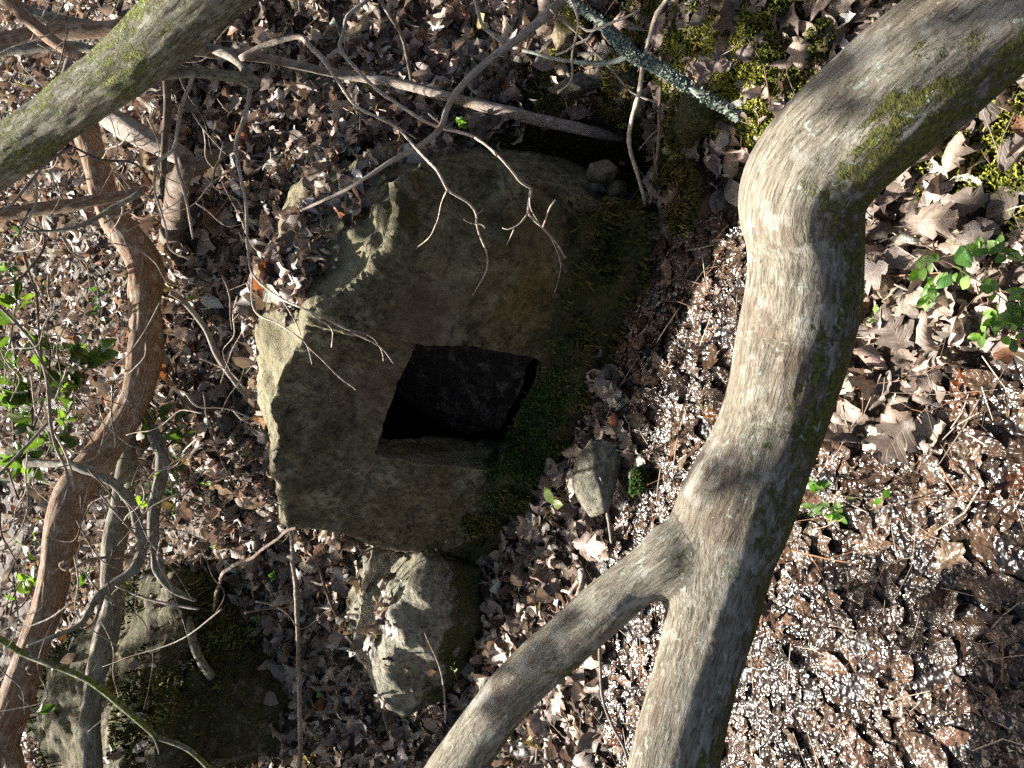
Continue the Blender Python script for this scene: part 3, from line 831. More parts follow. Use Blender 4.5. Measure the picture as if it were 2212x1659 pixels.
# --- thick forked trunk in front
T1 = [(2330, -130, 165, .95), (2205, -25, 150, .97), (2087, 72, 143, 1.0), (1970, 165, 147, 1.03), (1872, 250, 141, 1.06), (1785, 335, 138, 1.10), (1733, 425, 131, 1.13), (1738, 515, 119, 1.16), (1731, 640, 118, 1.18),
      (1715, 720, 117, 1.2), (1695, 815, 115, 1.21), (1668, 905, 113, 1.23), (1630, 1000, 115, 1.235), (1590, 1090, 120, 1.235), (1560, 1175, 116, 1.235), (1548, 1260, 103, 1.23), (1534, 1340, 97, 1.22), (1510, 1430, 92, 1.21),
      (1480, 1540, 92, 1.19), (1452, 1659, 95, 1.17), (1425, 1790, 95, 1.15)]
tr = empty('forked_trunk', base_of(T1))
tag(tr, 'thick pale twisting tree trunk forking low across the foreground', 'tree')
T1B = [(1640, 1010, 44, 1.245), (1575, 1100, 52, 1.245), (1515, 1158, 64, 1.237), (1470, 1188, 73, 1.228), (1438, 1212, 70, 1.228), (1404, 1236, 58, 1.235), (1370, 1258, 56, 1.245), (1305, 1312, 58, 1.26), (1225, 1385, 57, 1.29), (1140, 1460, 55, 1.32), (1060, 1550, 56, 1.35), (985, 1660, 60, 1.38), (920, 1770, 62, 1.40)]
ta = tube('trunk', T1, BARK_A, None, 128, 0.008, 0.0, 0.06, 0.31, LOWRIGHT, 3, ext=(0.8, 1.1))
tb = tube('trunk', T1B, BARK_A, None, 72, 0.008, 0.0, 0.05, 0.20, LOWRIGHT, 8, ext=(0, 1.0))
tcl = tube('trunk', [(1505, 1162, 40, 1.236), (1468, 1186, 74, 1.236), (1440, 1208, 71, 1.234), (1400, 1236, 46, 1.238)], BARK_A, None, 64, 0.006, 0.0, 0.10, 0.15, LOWRIGHT, 9)
def weld(objs, vox, spot, rad):
    """grow several limbs into one continuous surface, keeping their bark coordinates"""
    from mathutils.kdtree import KDTree
    Vs, Bk, Ms, Fq, off = [], [], [], [], 0
    for o in objs:
        m = o.data; V = me_co(m); Vs.append(V)
        b = np.empty(len(V) * 3, np.float32); m.attributes['bk'].data.foreach_get('vector', b); Bk.append(b.reshape(-1, 3))
        a = np.empty(len(V), np.float32); m.attributes['moss'].data.foreach_get('value', a); Ms.append(a)
        for p in m.polygons: Fq.append([x + off for x in p.vertices])
        off += len(V); bpy.data.objects.remove(o)
    V = np.vstack(Vs); Bk = np.vstack(Bk); Ms = np.concatenate(Ms)
    m = bpy.data.meshes.new('tmp'); m.from_pydata([tuple(v) for v in V], [], Fq)
    m = eval_mods(m, [('REMESH', dict(mode='VOXEL', voxel_size=vox))])
    co = me_co(m)
    e = np.empty(len(m.edges) * 2, np.int32); m.edges.foreach_get('vertices', e); e = e.reshape(-1, 2)
    w = 0.15 + 0.85 * sstep(rad, rad * 0.4, np.linalg.norm(co - spot, axis=1))
    deg = np.bincount(e.ravel(), minlength=len(co))[:, None]
    for it in range(24):
        acc = np.zeros_like(co)
        np.add.at(acc, e[:, 0], co[e[:, 1]]); np.add.at(acc, e[:, 1], co[e[:, 0]])
        ww = w if it >= 3 else np.maximum(w, .5)
        if it >= 3: ww = np.where(w > 0.2, w, 0)
        co = co + (acc / deg - co) * (0.6 * ww)[:, None]
    nk = len(Vs[0]) + len(Vs[1])
    kd = KDTree(nk)
    for i_, v_ in enumerate(V[:nk]): kd.insert(v_, i_)
    kd.balance()
    bk = np.zeros_like(co); ms = np.zeros(len(co))
    for i_, c_ in enumerate(co):
        hits = kd.find_n(c_, 6); first = Bk[hits[0][1]]; ws = 0.0
        for _, j_, d_ in hits:
            if abs(Bk[j_][2] - first[2]) > 0.1: continue          # never across limbs
            w_ = 1.0 / (d_ * d_ + 4e-6); bk[i_] += Bk[j_] * w_; ms[i_] += Ms[j_] * w_; ws += w_
        bk[i_] /= ws; ms[i_] /= ws
    m.vertices.foreach_set('co', co.astype(np.float32).ravel()); m.update()
    no = me_no(m)
    f = noise(bk * np.array([1, 1, 0.09]), 95, 4) * 0.5 + noise(bk * np.array([1, 1, .16]), 190, 5) * 0.35 + 0.9 * noise(bk * np.array([1, 1, .2]), 30, 7)
    co = co + no * (0.0022 * f)[:, None]
    m.vertices.foreach_set('co', co.astype(np.float32).ravel())
    for k_ in list(m.attributes.keys()):
        if k_ in ('bk', 'moss'): m.attributes.remove(m.attributes[k_])
    set_attr(m, 'bk', bk); set_attr(m, 'moss', ms)
    m.polygons.foreach_set('use_smooth', np.ones(len(m.polygons), bool)); m.materials.clear(); m.update()
    return m
link('trunk', weld([ta, tb, tcl], 0.006, at(1450, 1230, 1.21), 0.11), BARK_A, tr)
# knee bulge and fork collar
def knot(name, x, y, hw, t, parent, mat, depth=0.4, seed=1, hole=True):
    c0 = at(x, y, t); r0 = hw * t / FPX
    rs_ = np.array([1.6, 1.25, 1.0, .8, .55, .3, .0]) * r0
    hs = np.array([-.35, .10, .38, .42, .20, -.15, -.3]) * r0 if hole else np.array([-.6, -.1, .2, .35, .45, .5, .52]) * r0
    seg = 20; V = []; bk = []
    th = np.linspace(0, 2 * np.pi, seg, endpoint=False)
    for a, h in zip(rs_, hs):
        for q in th:
            rr = a * (1 + 0.12 * math.sin(q * 3 + seed) + .06 * math.sin(q * 5))
            V.append(c0 - UPV * rr * math.cos(q) + RGT * rr * math.sin(q) - FWD * h); bk.append((rr * math.cos(q) + seed, rr * math.sin(q), q * 0.01))
    Fq = [(i * seg + j, i * seg + (j + 1) % seg, (i + 1) * seg + (j + 1) % seg, (i + 1) * seg + j) for i in range(len(rs_) - 1) for j in range(seg)]
    m = mesh_np(name, np.array(V), np.array(Fq), {'bk': np.array(bk), 'moss': np.zeros(len(V))})
    return link(name, m, mat, parent)

# --- upper leaning trunk with lichen, and the branches growing from it
T2 = [(600, -165, 92, 1.62), (500, -70, 82, 1.66), (412, 8, 73, 1.70), (330, 84, 66, 1.75), (250, 152, 59, 1.80), (160, 222, 56, 1.86), (60, 298, 53, 1.92), (-60, 385, 52, 1.98), (-200, 480, 50, 2.05)]
t2 = empty('leaning_tree', base_of(T2))
tag(t2, 'leaning trunk with lichen-flecked flaky bark and a round knot crossing the upper corner', 'tree')
tube('trunk', T2, BARK_B, t2, 84, 0.010, 0.0055, 0.05, 0.30, -UPV * .1 + RGT * .1 - FWD * .2, 5, ext=(1.6, 1.6))
knot('knot', 344, 62, 13, 1.685, t2, BARK_B, seed=2)
S = 0.012
tube('branch', [(330, 165, 14, 1.86), (380, 156, 13, 1.86), (440, 158, 12, 1.88), (500, 165, 13, 1.9), (538, 172, 19, 1.92), (552, 178, 21, 1.93), (560, 184, 12, 1.93)], BARK_B, t2, 20, S, 0.0012, 0.1, 0.1, None, 11)
tube('branch', [(540, 172, 14, 1.93), (522, 140, 11, 1.96), (480, 112, 13, 2.02), (440, 102, 10, 2.04), (400, 112, 8, 2.06), (388, 120, 6, 2.06)], BARK_A, t2, 16, S, 0.0008, 0.1, 0.15, None, 12)
tube('twig', [(540, 180, 8, 1.93), (541, 205, 6.5), (529, 258, 6.5, 1.9), (512, 307, 6), (516, 344, 6), (529, 440, 5, 1.86), (539, 549, 4), (550, 600, 3.5, 1.82), (608, 648, 3.5), (671, 674, 3.2, 'f0.10'), (707, 691, 3.2), (774, 727, 2.8, 'f0.09'), (823, 750, 2.4), (850, 785, 1.5, 'f0.06')], TWIG, t2, 8, S, 0, 0.15, wob=.004, seed=13)
tube('twig', [(512, 320, 4, 1.89), (480, 342, 3.6, 1.9), (466, 362, 3.2), (459, 398, 3, 1.93)], BARK_D, t2, 8, S, 0, 0.1, seed=14)
tube('twig', [(671, 674, 3, 'f0.10'), (690, 692, 2.6), (718, 710, 2.4), (716, 750, 2, 'f0.08')], TWIG, t2, 6, S, wob=.003, seed=15)
tube('twig', [(750, 712, 2.2, 'f0.09'), (790, 722, 2), (812, 735, 1.6), (826, 760, 1.3), (828, 780, 1, 'f0.06')], TWIG, t2, 6, S, wob=.003, seed=16)
tube('twig', [(612, 650, 2.6, 1.80), (640, 700, 2.2), (650, 725, 1.8, 'f0.08')], TWIG, t2, 6, S, seed=17)
tube('twig', [(545, 580, 3, 1.83), (549, 671, 3, 1.82), (600, 700, 2.6), (648, 730, 2.6, 'f0.10'), (664, 747, 2.2), (674, 787, 1.6, 'f0.08')], TWIG, t2, 6, S, wob=.004, seed=18)
tube('twig', [(666, 750, 1.8, 'f0.09'), (720, 800, 1.8), (762, 835, 1.5), (767, 842, 1.2, 'f0.05')], TWIG, t2, 6, S, wob=.002, seed=19)
tube('twig', [(418, 158, 6, 1.87), (413, 180, 6), (394, 231, 6, 1.9), (386, 280, 5.5), (377, 321, 5.5, 1.93), (340, 348, 4.6), (333, 380, 4.4), (331, 407, 4, 1.98), (345, 450, 3.5), (360, 496, 3.2), (366, 540, 3), (410, 560, 2.4, 2.0)], TWIG, t2, 8, S, 0, 0.1, wob=.005, seed=20)
tube('twig', [(377, 321, 5, 1.93), (383, 360, 4.6), (392, 392, 4.2), (405, 450, 3.8), (417, 516, 3, 1.95)], TWIG, t2, 8, S, 0, .1, wob=.004, seed=21)
tube('twig', [(331, 407, 3, 1.98), (310, 436, 3), (262, 462, 2.6), (225, 482, 2.4, 2.1)], BARK_D, t2, 6, S, wob=.004, seed=22)
tube('twig', [(155, 318, 5, 1.93), (100, 352, 4), (60, 400, 4.5), (30, 440, 4), (-10, 470, 4, 1.9)], BARK_G, t2, 8, S, wob=.004, seed=23)
tube('twig', [(160, 318, 3.6, 1.95), (220, 345, 3.6), (290, 352, 4), (330, 400, 3.2, 2.0)], BARK_D, t2, 8, S, wob=.006, seed=24)
tube('twig', [(75, 372, 4, 1.95), (80, 430, 3.6), (60, 475, 3.4), (36, 510, 3, 1.98)], TWIG, t2, 6, S, wob=.004, seed=25)

# --- pale forking twig spray reaching over the boulder
A_ = [(1300, -90, 14, 1.95), (1216, 0, 13, 1.93), (1130, 75, 11, 1.9), (1075, 116, 10), (1004, 178, 9.5, 1.86), (966, 230, 9), (946, 282, 8.5, 1.76), (900, 320, 8), (845, 348, 7, 1.70), (760, 402, 5.5, 1.72), (690, 436, 4.5, 1.78), (650, 455, 3, 1.85)]
sa = empty('overhanging_branch', base_of(A_))
tag(sa, 'pale crooked bare branch curving over the boulder\'s upper end', 'branch')
tube('branch', A_, TWIG, sa, 14, 0.012, 0, 0.12, 0.1, None, 31, wob=.004, ext=(0.9, 0))
tube('twig', [(1092, 95, 7, 1.89), (1068, 76, 7), (1046, 62, 6, 1.88), (1036, 35, 5.5), (1024, -8, 5, 1.86)], TWIG, sa, 10, S, 0, .1, seed=32)
tube('twig', [(964, 275, 4, 1.85), (945, 262, 3.5), (925, 245, 3, 1.88)], TWIG, sa, 6, S, seed=33)
C_ = [(830, -60, 7, 1.9), (797, 0, 6.5, 1.9), (760, 28, 6), (748, 45, 5.5), (742, 80, 5.5), (735, 107, 6, 1.9), (803, 185, 5.5), (879, 238, 5.5), (939, 271, 5, 1.8), (1025, 298, 4.6), (1084, 344, 4.6, 'f0.16'), (1127, 397, 4.6), (1149, 411, 4.4, 'f0.14'), (1141, 460, 4.2), (1172, 492, 3.6), (1206, 530, 2.8, 'f0.10'), (1222, 560, 1.6)]
sc = empty('hanging_twig_spray', base_of(C_))
tag(sc, 'long bare twig zigzagging down past the boulder, ending in pale split tips', 'branch')
tube('branch', C_, TWIG, sc, 10, S, 0, .12, seed=41, wob=.003, ext=(0.7, 0))
for k_, pp in enumerate(([(1141, 460, 2.8, 'f0.13'), (1118, 488, 2.2), (1097, 496, 1.8), (1085, 492, 1.4, 'f0.12')], [(1112, 490, 1.8, 'f0.12'), (1104, 510, 1.6), (1094, 530, 1, 'f0.1')],
                         [(1172, 492, 2.4, 'f0.12'), (1180, 470, 2.2), (1186, 450, 2.4), (1200, 432, 3.2, 'f0.13')], [(1190, 512, 2.2, 'f0.11'), (1205, 545, 1.6), (1212, 580, 1.4), (1198, 632, 1, 'f0.06')],
                         [(1196, 518, 2, 'f0.11'), (1216, 548, 1.4), (1226, 556, 1, 'f0.1')], [(1143, 415, 2.4, 'f0.14'), (1146, 450, 2), (1164, 480, 1.6, 'f0.13')], [(735, 107, 6, 1.9), (712, 120, 6), (702, 132, 6, 1.9)])):
    tube('twig', pp, TWIG, sc, 6, 0.008, 0, .1, seed=42 + k_, wob=.0015)
D_ = [(520, 128, 9, 1.95), (570, 98, 8), (645, 78, 7.5, 1.92), (670, 105, 8), (702, 135, 7.5, 1.9), (735, 180, 5), (773, 231, 4.6), (853, 271, 4.4, 1.83), (899, 321, 4.4), (945, 370, 4.4, 'f0.12'), (965, 412, 4.2), (1005, 437, 4), (1026, 464, 3.8, 'f0.11'), (1025, 486, 3.4), (1036, 515, 3), (1051, 545, 2.6, 'f0.09'), (1052, 578, 2.2), (1040, 605, 2), (1021, 638, 1.4, 'f0.05')]
tube('branch', D_, TWIG, sc, 10, S, 0, .12, seed=51, wob=.003)
for k_, pp in enumerate(([(965, 412, 2.6, 'f0.12'), (952, 440, 2.2), (944, 480, 2), (930, 512, 1.8), (899, 536, 1.2, 'f0.04')], [(1025, 484, 2, 'f0.10'), (1038, 482, 2), (1048, 492, 2.2, 'f0.11')],
                         [(1025, 484, 1.8, 'f0.10'), (1012, 480, 1.5), (1002, 474, 1.2, 'f0.1')], [(1028, 464, 1.6, 'f0.11'), (1045, 452, 1.2, 'f0.11')], [(855, 272, 2.4, 1.83), (875, 285, 2), (900, 300, 1.6, 1.85)], [(776, 232, 2.4, 1.87), (778, 260, 2), (777, 280, 1.6, 1.9)])):
    tube('twig', pp, TWIG, sc, 6, 0.008, 0, .1, seed=60 + k_, wob=.0015)
one = lambda name, label, cat, pts, mat, **kw: tag(tube(name, pts, mat, None, **kw), label, cat)
one('slanting_twig', 'thin brown stem slanting over the leaves to the long fallen pole', 'twig', [(806, -40, 6, 1.95), (823, 0, 6, 1.97), (863, 66, 6), (879, 116, 5.5), (888, 172, 5, 2.12)], BARK_G, seg=10, step=S, wob=.004, seed=70)
# long fallen pole
one('fallen_pole', 'long straight brown dead branch lying from the knobby fork to the hollow', 'branch',
    [(400, 100, 15, 'g0.30'), (440, 108, 15, 'g0.26'), (520, 120, 12, 'g0.22'), (600, 131, 11), (750, 164, 11, 'g0.10'), (860, 180, 11.5), (950, 205, 12, 'g0.05'), (1100, 243, 14, 'g0.06'), (1200, 268, 14), (1290, 287, 13, 'g0.07'), (1345, 300, 11, 'g0.04')], BARK_G, seg=20, step=.015, ridge=.0012, lump=.1, seed=71)

# --- slope trunks behind (upper part of the place)
T3 = [(150, 200, 28, 2.95), (172, 250, 28, 2.92), (192, 300, 27, 2.9), (212, 364, 26), (226, 425, 27), (251, 480, 29, 2.9), (290, 532, 33), (317, 585, 35), (314, 648, 33, 2.85), (317, 707, 34), (317, 750, 37), (304, 813, 35, 2.8), (291, 863, 33), (265, 912, 33, 2.8), (225, 978, 36), (185, 1028, 38), (150, 1078, 37, 2.75), (132, 1140, 33), (122, 1232, 32), (101, 1317, 32, 2.75), (78, 1385, 31), (51, 1470, 34), (18, 1560, 36, 2.7), (2, 1620, 30), (-20, 1720, 30, 2.7)]
t3 = empty('sinuous_trunk', base_of(T3))
tag(t3, 'long sinuous russet-brown trunk winding across the leafy slope', 'tree')
tube('trunk', T3, BARK_R, t3, 64, 0.010, 0.0042, 0.10, 0.05, None, 81, ext=(0, 1.2))
knot('knot', 139, 1222, 8, 2.68, t3, BARK_R, seed=5)
knot('knot', 66, 1448, 7, 2.66, t3, BARK_R, seed=6)
tube('branch', [(10, 1600, 22, 2.7), (28, 1640, 20), (35, 1700, 20, 2.66)], BARK_R, t3, 24, .014, .0016, .06, seed=82)
T4 = [(310, 820, 14, 3.3), (300, 880, 16, 3.25), (283, 950, 19, 3.2), (270, 1030, 21), (261, 1097, 22, 3.1), (248, 1165, 24), (240, 1232, 22, 3.05), (244, 1300, 23), (234, 1351, 24), (222, 1402, 25, 3.0), (209, 1452, 24), (200, 1503, 20, 2.95), (195, 1571, 21), (200, 1659, 20, 2.9), (205, 1740, 20, 2.9)]
one('slender_trunk', 'slender grey trunk with one sunlit side in front of the mossy outcrop', 'tree', T4, BARK_A, ext=(0, 1.2), seg=48, step=.01, ridge=.003, lump=.14, seed=83)
T6 = [(58, 1000, 12, 2.75), (132, 1002, 11, 2.68), (182, 1012, 12, 2.64), (231, 1032, 12), (265, 1061, 12, 2.66), (288, 1094, 12), (298, 1131, 12, 2.66), (307, 1180, 11), (301, 1206, 13, 2.68), (281, 1239, 11), (237, 1266, 10), (203, 1300, 10, 2.65), (183, 1341, 9), (152, 1361, 8), (102, 1381, 7, 2.6), (58, 1397, 5, 2.6)]
t6 = empty('looping_branch', base_of(T6))
tag(t6, 'thin looping branch wrapping in front of the sinuous and slender trunks', 'branch')
tube('branch', T6, BARK_A, t6, 24, .008, .0022, .22, .1, None, seed=84)
tube('twig', [(300, 1205, 5, 2.68), (240, 1204, 4.6), (190, 1212, 5), (152, 1234, 5, 2.66)], BARK_R, t6, 10, S, wob=.004, seed=85)
tube('twig', [(230, 1268, 4, 2.66), (216, 1310, 4.5), (200, 1348, 4.5), (182, 1358, 4, 2.64)], BARK_R, t6, 8, S, seed=86)
tube('twig', [(250, 1266, 3, 2.64), (300, 1285, 3.6), (350, 1300, 4), (430, 1316, 3.6, 2.55)], BARK_G, t6, 8, S, wob=.003, seed=87)
tube('twig', [(265, 1264, 2.5, 2.64), (240, 1285, 2), (244, 1300, 1.5, 2.62)], TWIG, t6, 6, S, seed=88)
T5 = [(308, 880, 11, 2.9), (318, 912, 12, 2.88), (342, 955, 14), (351, 1012, 14, 2.85), (340, 1062, 14), (332, 1114, 13, 2.82), (332, 1165, 13), (338, 1212, 14, 2.8), (346, 1243, 12), (372, 1272, 9), (400, 1288, 7), (424, 1298, 4, 2.78)]
one('crooked_limb', 'crooked pale limb with a splintered end hanging by the green laurel leaves', 'branch', T5, BARK_A, seg=32, step=.008, ridge=.0026, lump=.2, seed=89)
T7 = [(-60, 1350, 9, 2.45), (0, 1381, 9, 2.45), (51, 1412, 9), (119, 1439, 9, 2.42), (190, 1469, 9), (244, 1510, 9, 2.4), (305, 1561, 9), (339, 1591, 8), (400, 1615, 8, 2.4), (444, 1652, 8), (500, 1710, 8, 2.4)]
t7 = empty('mossy_branch', base_of(T7))
tag(t7, 'straight mossy green branch slanting across the lower corner before the outcrop', 'branch')
tube('branch', T7, BARK_B, t7, 20, S, .001, .12, .55, -UPV * .2, seed=90, ext=(0.8, 0.8))
tube('twig', [(325, 1580, 4, 2.4), (338, 1605, 3), (344, 1630, 2, 2.38)], BARK_B, t7, 8, S, seed=91)
one('thin_bough', 'thin arching bough standing up in front of the green laurel leaves', 'branch',
    [(-30, 640, 5, 2.5), (0, 664, 5, 2.5), (50, 715, 5), (79, 754, 5), (99, 813, 5.2, 2.45), (104, 860, 5), (107, 909, 5), (118, 960, 4.6), (142, 1018, 4), (140, 1070, 3.4), (118, 1130, 3, 2.4)], BARK_G, seg=10, step=S, wob=.004, seed=92)
one('thin_bough', 'pale straight bough running to the picture edge under the leafy bush', 'branch', [(107, 909, 4.5, 2.47), (60, 960, 4.5), (0, 1022, 5), (-40, 1060, 5, 2.45)], BARK_G, seg=8, step=S, wob=.004, seed=93)
one('fork_twig', 'thin twig splitting off toward the trunk bend under the bush', 'twig', [(116, 930, 3.6, 2.47), (140, 975, 3.4), (156, 1020, 3), (160, 1060, 2.6, 2.45)], TWIG, seg=8, step=S, seed=94)
# sticks by the lower edge
one('upright_stick', 'smooth straight grey stick rising from leaves beside the ridged stone', 'stick', [(623, 1135, 5, 'g0.30'), (632, 1200, 6), (640, 1300, 6.5, 'g0.18'), (646, 1450, 6.5), (648, 1600, 7, 'g0.14'), (646, 1720, 7, 'g0.12')], BARK_G, seg=12, step=S, wob=.003, seed=95)
one('leaning_stick', 'bent brown stick leaning from the mossy stone up to the boulder corner', 'stick', [(463, 1318, 5, 'g0.10'), (470, 1275, 5), (482, 1240, 5.5, 'g0.25'), (500, 1225, 5.5), (542, 1203, 5), (603, 1161, 4.5, 'g0.42'), (640, 1140, 4, 'g0.5')], BARK_D, seg=10, step=S, wob=.003, seed=96)
one('sawn_stub', 'short mossy cut stub curving out of the leaves', 'stump', [(404, 1318, 7, 'g0.12'), (411, 1345, 10, 'g0.14'), (418, 1390, 11, 'g0.16'), (435, 1432, 11), (458, 1462, 11, 'g0.15')], BARK_B, seg=20, step=S, ridge=.001, lump=.1, moss=.4, seed=97)
one('grey_stick', 'smooth grey stick lying on the leaf slope beside the sinuous trunk', 'stick', [(368, 632, 8, 'g0.10'), (395, 650, 8), (440, 705, 8.5, 'g0.06'), (472, 770, 8.5), (502, 815, 9, 'g0.05'), (545, 872, 8, 'g0.02')], BARK_G, seg=14, step=S, lump=.1, wob=.004, seed=98)
one('root_stick', 'dark crooked stick threading the leaves below the ridged stone', 'stick', [(690, 1225, 4, 'g0.03'), (720, 1310, 4.5), (765, 1390, 5, 'g0.03'), (800, 1450, 6), (825, 1500, 7, 'g0.03'), (840, 1580, 6, 'g0.02')], BARK_D, seg=10, step=S, wob=.008, seed=99)
one('grey_stick', 'grey upright stick end standing beside the rounded grey stone', 'stick', [(1297, 1030, 5, 'g0.10'), (1306, 1075, 5), (1315, 1130, 5, 'g0.05'), (1321, 1172, 5, 'g0.03')], BARK_G, seg=10, step=S, seed=100)
one('long_stick', 'long thin pale stick sticking out from behind the forked limb', 'stick', [(1298, 1330, 4.5, 'g0.05'), (1299, 1420, 5), (1302, 1500, 5, 'g0.06'), (1320, 1560, 5), (1350, 1620, 4.5, 'g0.05'), (1365, 1690, 4, 'g0.04')], BARK_G, seg=10, step=S, wob=.003, seed=101)
one('thin_stick', 'thin stick beside the limb reaching down to the lower edge', 'stick', [(1166, 1480, 4, 'g0.03'), (1170, 1560, 4.5), (1160, 1620, 4.5, 'g0.04'), (1150, 1690, 4.5, 'g0.03')], BARK_G, seg=8, step=S, wob=.003, seed=102)
one('thin_stick', 'thin bare stem curving up past the mossy foot of the ridged stone', 'stick', [(918, 1368, 2.4, 'g0.16'), (945, 1425, 3), (958, 1475, 3.2, 'g0.09'), (962, 1560, 3.2, 'g0.04')], BARK_G, seg=8, step=S, wob=.002, seed=103)
# saplings by the hollow
one('thin_sapling', 'thin tan sapling stem bending up past the lichen stick', 'sapling', [(1470, -60, 6.5, 1.5), (1444, 0, 6.5, 1.52), (1420, 30, 6.5), (1408, 66, 7), (1388, 139, 7), (1378, 198, 7, 1.62), (1362, 258, 6.5), (1359, 314, 6.2, 1.72), (1380, 380, 5.5), (1390, 430, 5), (1392, 465, 4.5, 'g0.01')], TWIG, ext=(0.6, 0), seg=12, step=S, lump=.1, wob=.002, seed=104)
one('thin_sapling', 'dark slim sapling crossing its tan neighbour near the mossy stone', 'sapling', [(1428, 108, 5, 1.6), (1427, 170, 4.6), (1424, 231, 4.6, 1.66), (1421, 331, 4.8), (1410, 400, 5, 1.8), (1400, 450, 5, 'g0.01')], BARK_D, seg=10, step=S, lump=.1, wob=.002, seed=105)
tl_ = empty('lichen_stick', base_of([(1200, -20, 9, 1.62)]))
tag(tl_, 'blue-green lichen-crusted stick slanting over the mossy ledge', 'stick')
ML = [(1215, -12, 8, 1.66), (1239, 7, 9, 1.66), (1302, 53, 9), (1362, 112, 10, 1.6), (1421, 142, 10), (1494, 188, 8, 1.55), (1545, 220, 8), (1596, 252, 7, 1.5)]
lo = tube('branch', ML, BARK_L, tl_, 24, 0.006, .0022, .25, .0, None, 106)
tube('branch', [(1365, 115, 7, 1.6), (1328, 131, 6.5), (1262, 132, 6.5, 1.66), (1196, 122, 5), (1130, 109, 4, 1.74)], BARK_L, tl_, 16, .006, .0015, .2, 0, None, 107)
LICH = [(0.10, 0.12, 0.10), (0.18, 0.22, 0.19), (0.26, 0.31, 0.27)]
P2, N2 = tri_sample(lo.data, lambda Pc, Nc: 0.2 + sstep(-.2, .3, fbm(Pc, 14, 2, 3)), 2600)
tag(tufts('lichen', P2, N2, 0.005, 0.004, LICH, tl_, 0), kind='stuff')
one('white_twig', 'white forked twig standing over the mossy slab and finger stone', 'twig', [(1225, -20, 4, 1.6), (1242, 20, 4.5, 1.6), (1250, 53, 4), (1240, 99, 3.6), (1236, 132, 3.4), (1240, 169, 3, 1.66), (1222, 188, 2.8), (1204, 200, 4, 1.68)], TWIG, seg=8, step=S, wob=.002, seed=108)
one('white_twig', 'white angled twig above the lichen-crusted stick', 'twig', [(1250, 55, 4, 1.6), (1262, 62, 4), (1275, 67, 4.2), (1310, 52, 4, 1.57), (1350, 38, 3.6), (1380, 22, 3.2, 1.55)], TWIG, seg=8, step=S, wob=.002, seed=109)
one('white_twig', 'crooked tan twig looping under the white forked twig', 'twig', [(1200, 118, 3, 1.68), (1225, 112, 3.2), (1240, 98, 3.4, 1.66), (1262, 92, 3.6), (1275, 80, 4), (1285, 60, 4), (1290, 50, 4, 1.6)], TWIG, seg=8, step=S, wob=.003, seed=110)
one('thin_stick', 'thin straight stick leaning over the hollow toward the wide mossy stone', 'stick', [(1188, 20, 3, 1.72), (1250, 75, 3.2), (1330, 160, 3.2, 1.75), (1370, 200, 3, 1.8), (1430, 225, 4), (1460, 240, 3, 1.75)], BARK_G, seg=8, step=S, wob=.002, seed=111)
# upper corner tangle
one('corner_limb', 'brown limb slanting down behind the leaning trunk in the upper corner', 'branch', [(-10, -40, 15, 2.3), (25, 5, 15, 2.3), (55, 38, 14), (99, 76, 14, 2.3), (140, 106, 13), (180, 126, 12), (230, 150, 12, 2.3)], BARK_R, ext=(0.8, 0), seg=22, step=S, ridge=.001, lump=.1, seed=112)
one('corner_limb', 'dark horizontal limb behind the slanting limb in the upper corner', 'branch', [(-40, 100, 18, 2.6), (0, 90, 18, 2.6), (80, 74, 18), (160, 66, 18, 2.6), (260, 60, 18), (320, 40, 18, 2.6)], BARK_R, ext=(0.8, 0.8), seg=22, step=S, ridge=.001, lump=.1, seed=113)
one('corner_limb', 'pale greenish limb lowest of those in the upper corner', 'branch', [(-40, 118, 13, 2.45), (0, 110, 13, 2.45), (60, 104, 12), (120, 98, 12, 2.45), (170, 100, 11, 2.45), (230, 116, 11)], BARK_A, ext=(0.8, 0), seg=20, step=S, ridge=.001, lump=.1, moss=.2, seed=114)
one('corner_limb', 'sunlit pale limb crossing at the very top of the upper corner', 'branch', [(10, 0, 14, 2.7), (60, 25, 15, 2.7), (120, 42, 13), (180, 50, 10), (240, 56, 9, 2.7), (300, 62, 8)], BARK_A, seg=20, step=S, ridge=.001, lump=.1, seed=115)
one('split_log', 'weathered grey dead log with a long crack under the leaning trunk', 'log', [(205, 225, 20, 'g0.16'), (240, 256, 24), (300, 292, 25, 'g0.14'), (355, 320, 23), (400, 342, 19, 'g0.10'), (424, 356, 12, 'g0.08')], BARK_G, seg=36, step=S, ridge=.003, lump=.1, seed=116)
one('mossy_log', 'dark mossy log lying behind the hanging twigs', 'log', [(520, 305, 9, 'g0.08'), (470, 335, 13), (420, 365, 15, 'g0.10'), (375, 385, 15), (340, 405, 12, 'g0.10')], BARK_D, seg=24, step=S, ridge=.002, lump=.15, moss=.35, seed=117)
one('slope_stump', 'short brown upright stub standing on the slope beside the sinuous trunk', 'stump', [(405, 345, 18, 'g0.20'), (390, 385, 21, 'g0.18'), (381, 430, 23), (376, 480, 24), (370, 530, 30, 'g-0.03')], BARK_D, seg=32, step=S, ridge=.002, lump=.1, seed=118)
one('level_branch', 'russet level branch ending under the hanging twig fork', 'branch', [(-40, 468, 14, 2.5), (0, 463, 14, 2.5), (99, 450, 15), (170, 440, 14), (231, 428, 13, 2.5), (290, 414, 10), (318, 408, 7, 2.5)], BARK_R, ext=(0.8, 0), seg=22, step=S, ridge=.0014, lump=.12, seed=119)
one('pale_branch', 'pale twisting branch joining the russet level branch from below', 'branch', [(60, 500, 4, 2.42), (120, 496, 5), (170, 490, 6), (205, 476, 7, 2.42), (240, 452, 7.5), (275, 432, 8), (310, 415, 8, 2.4)], BARK_A, seg=16, step=S, ridge=.0008, lump=.12, seed=120)
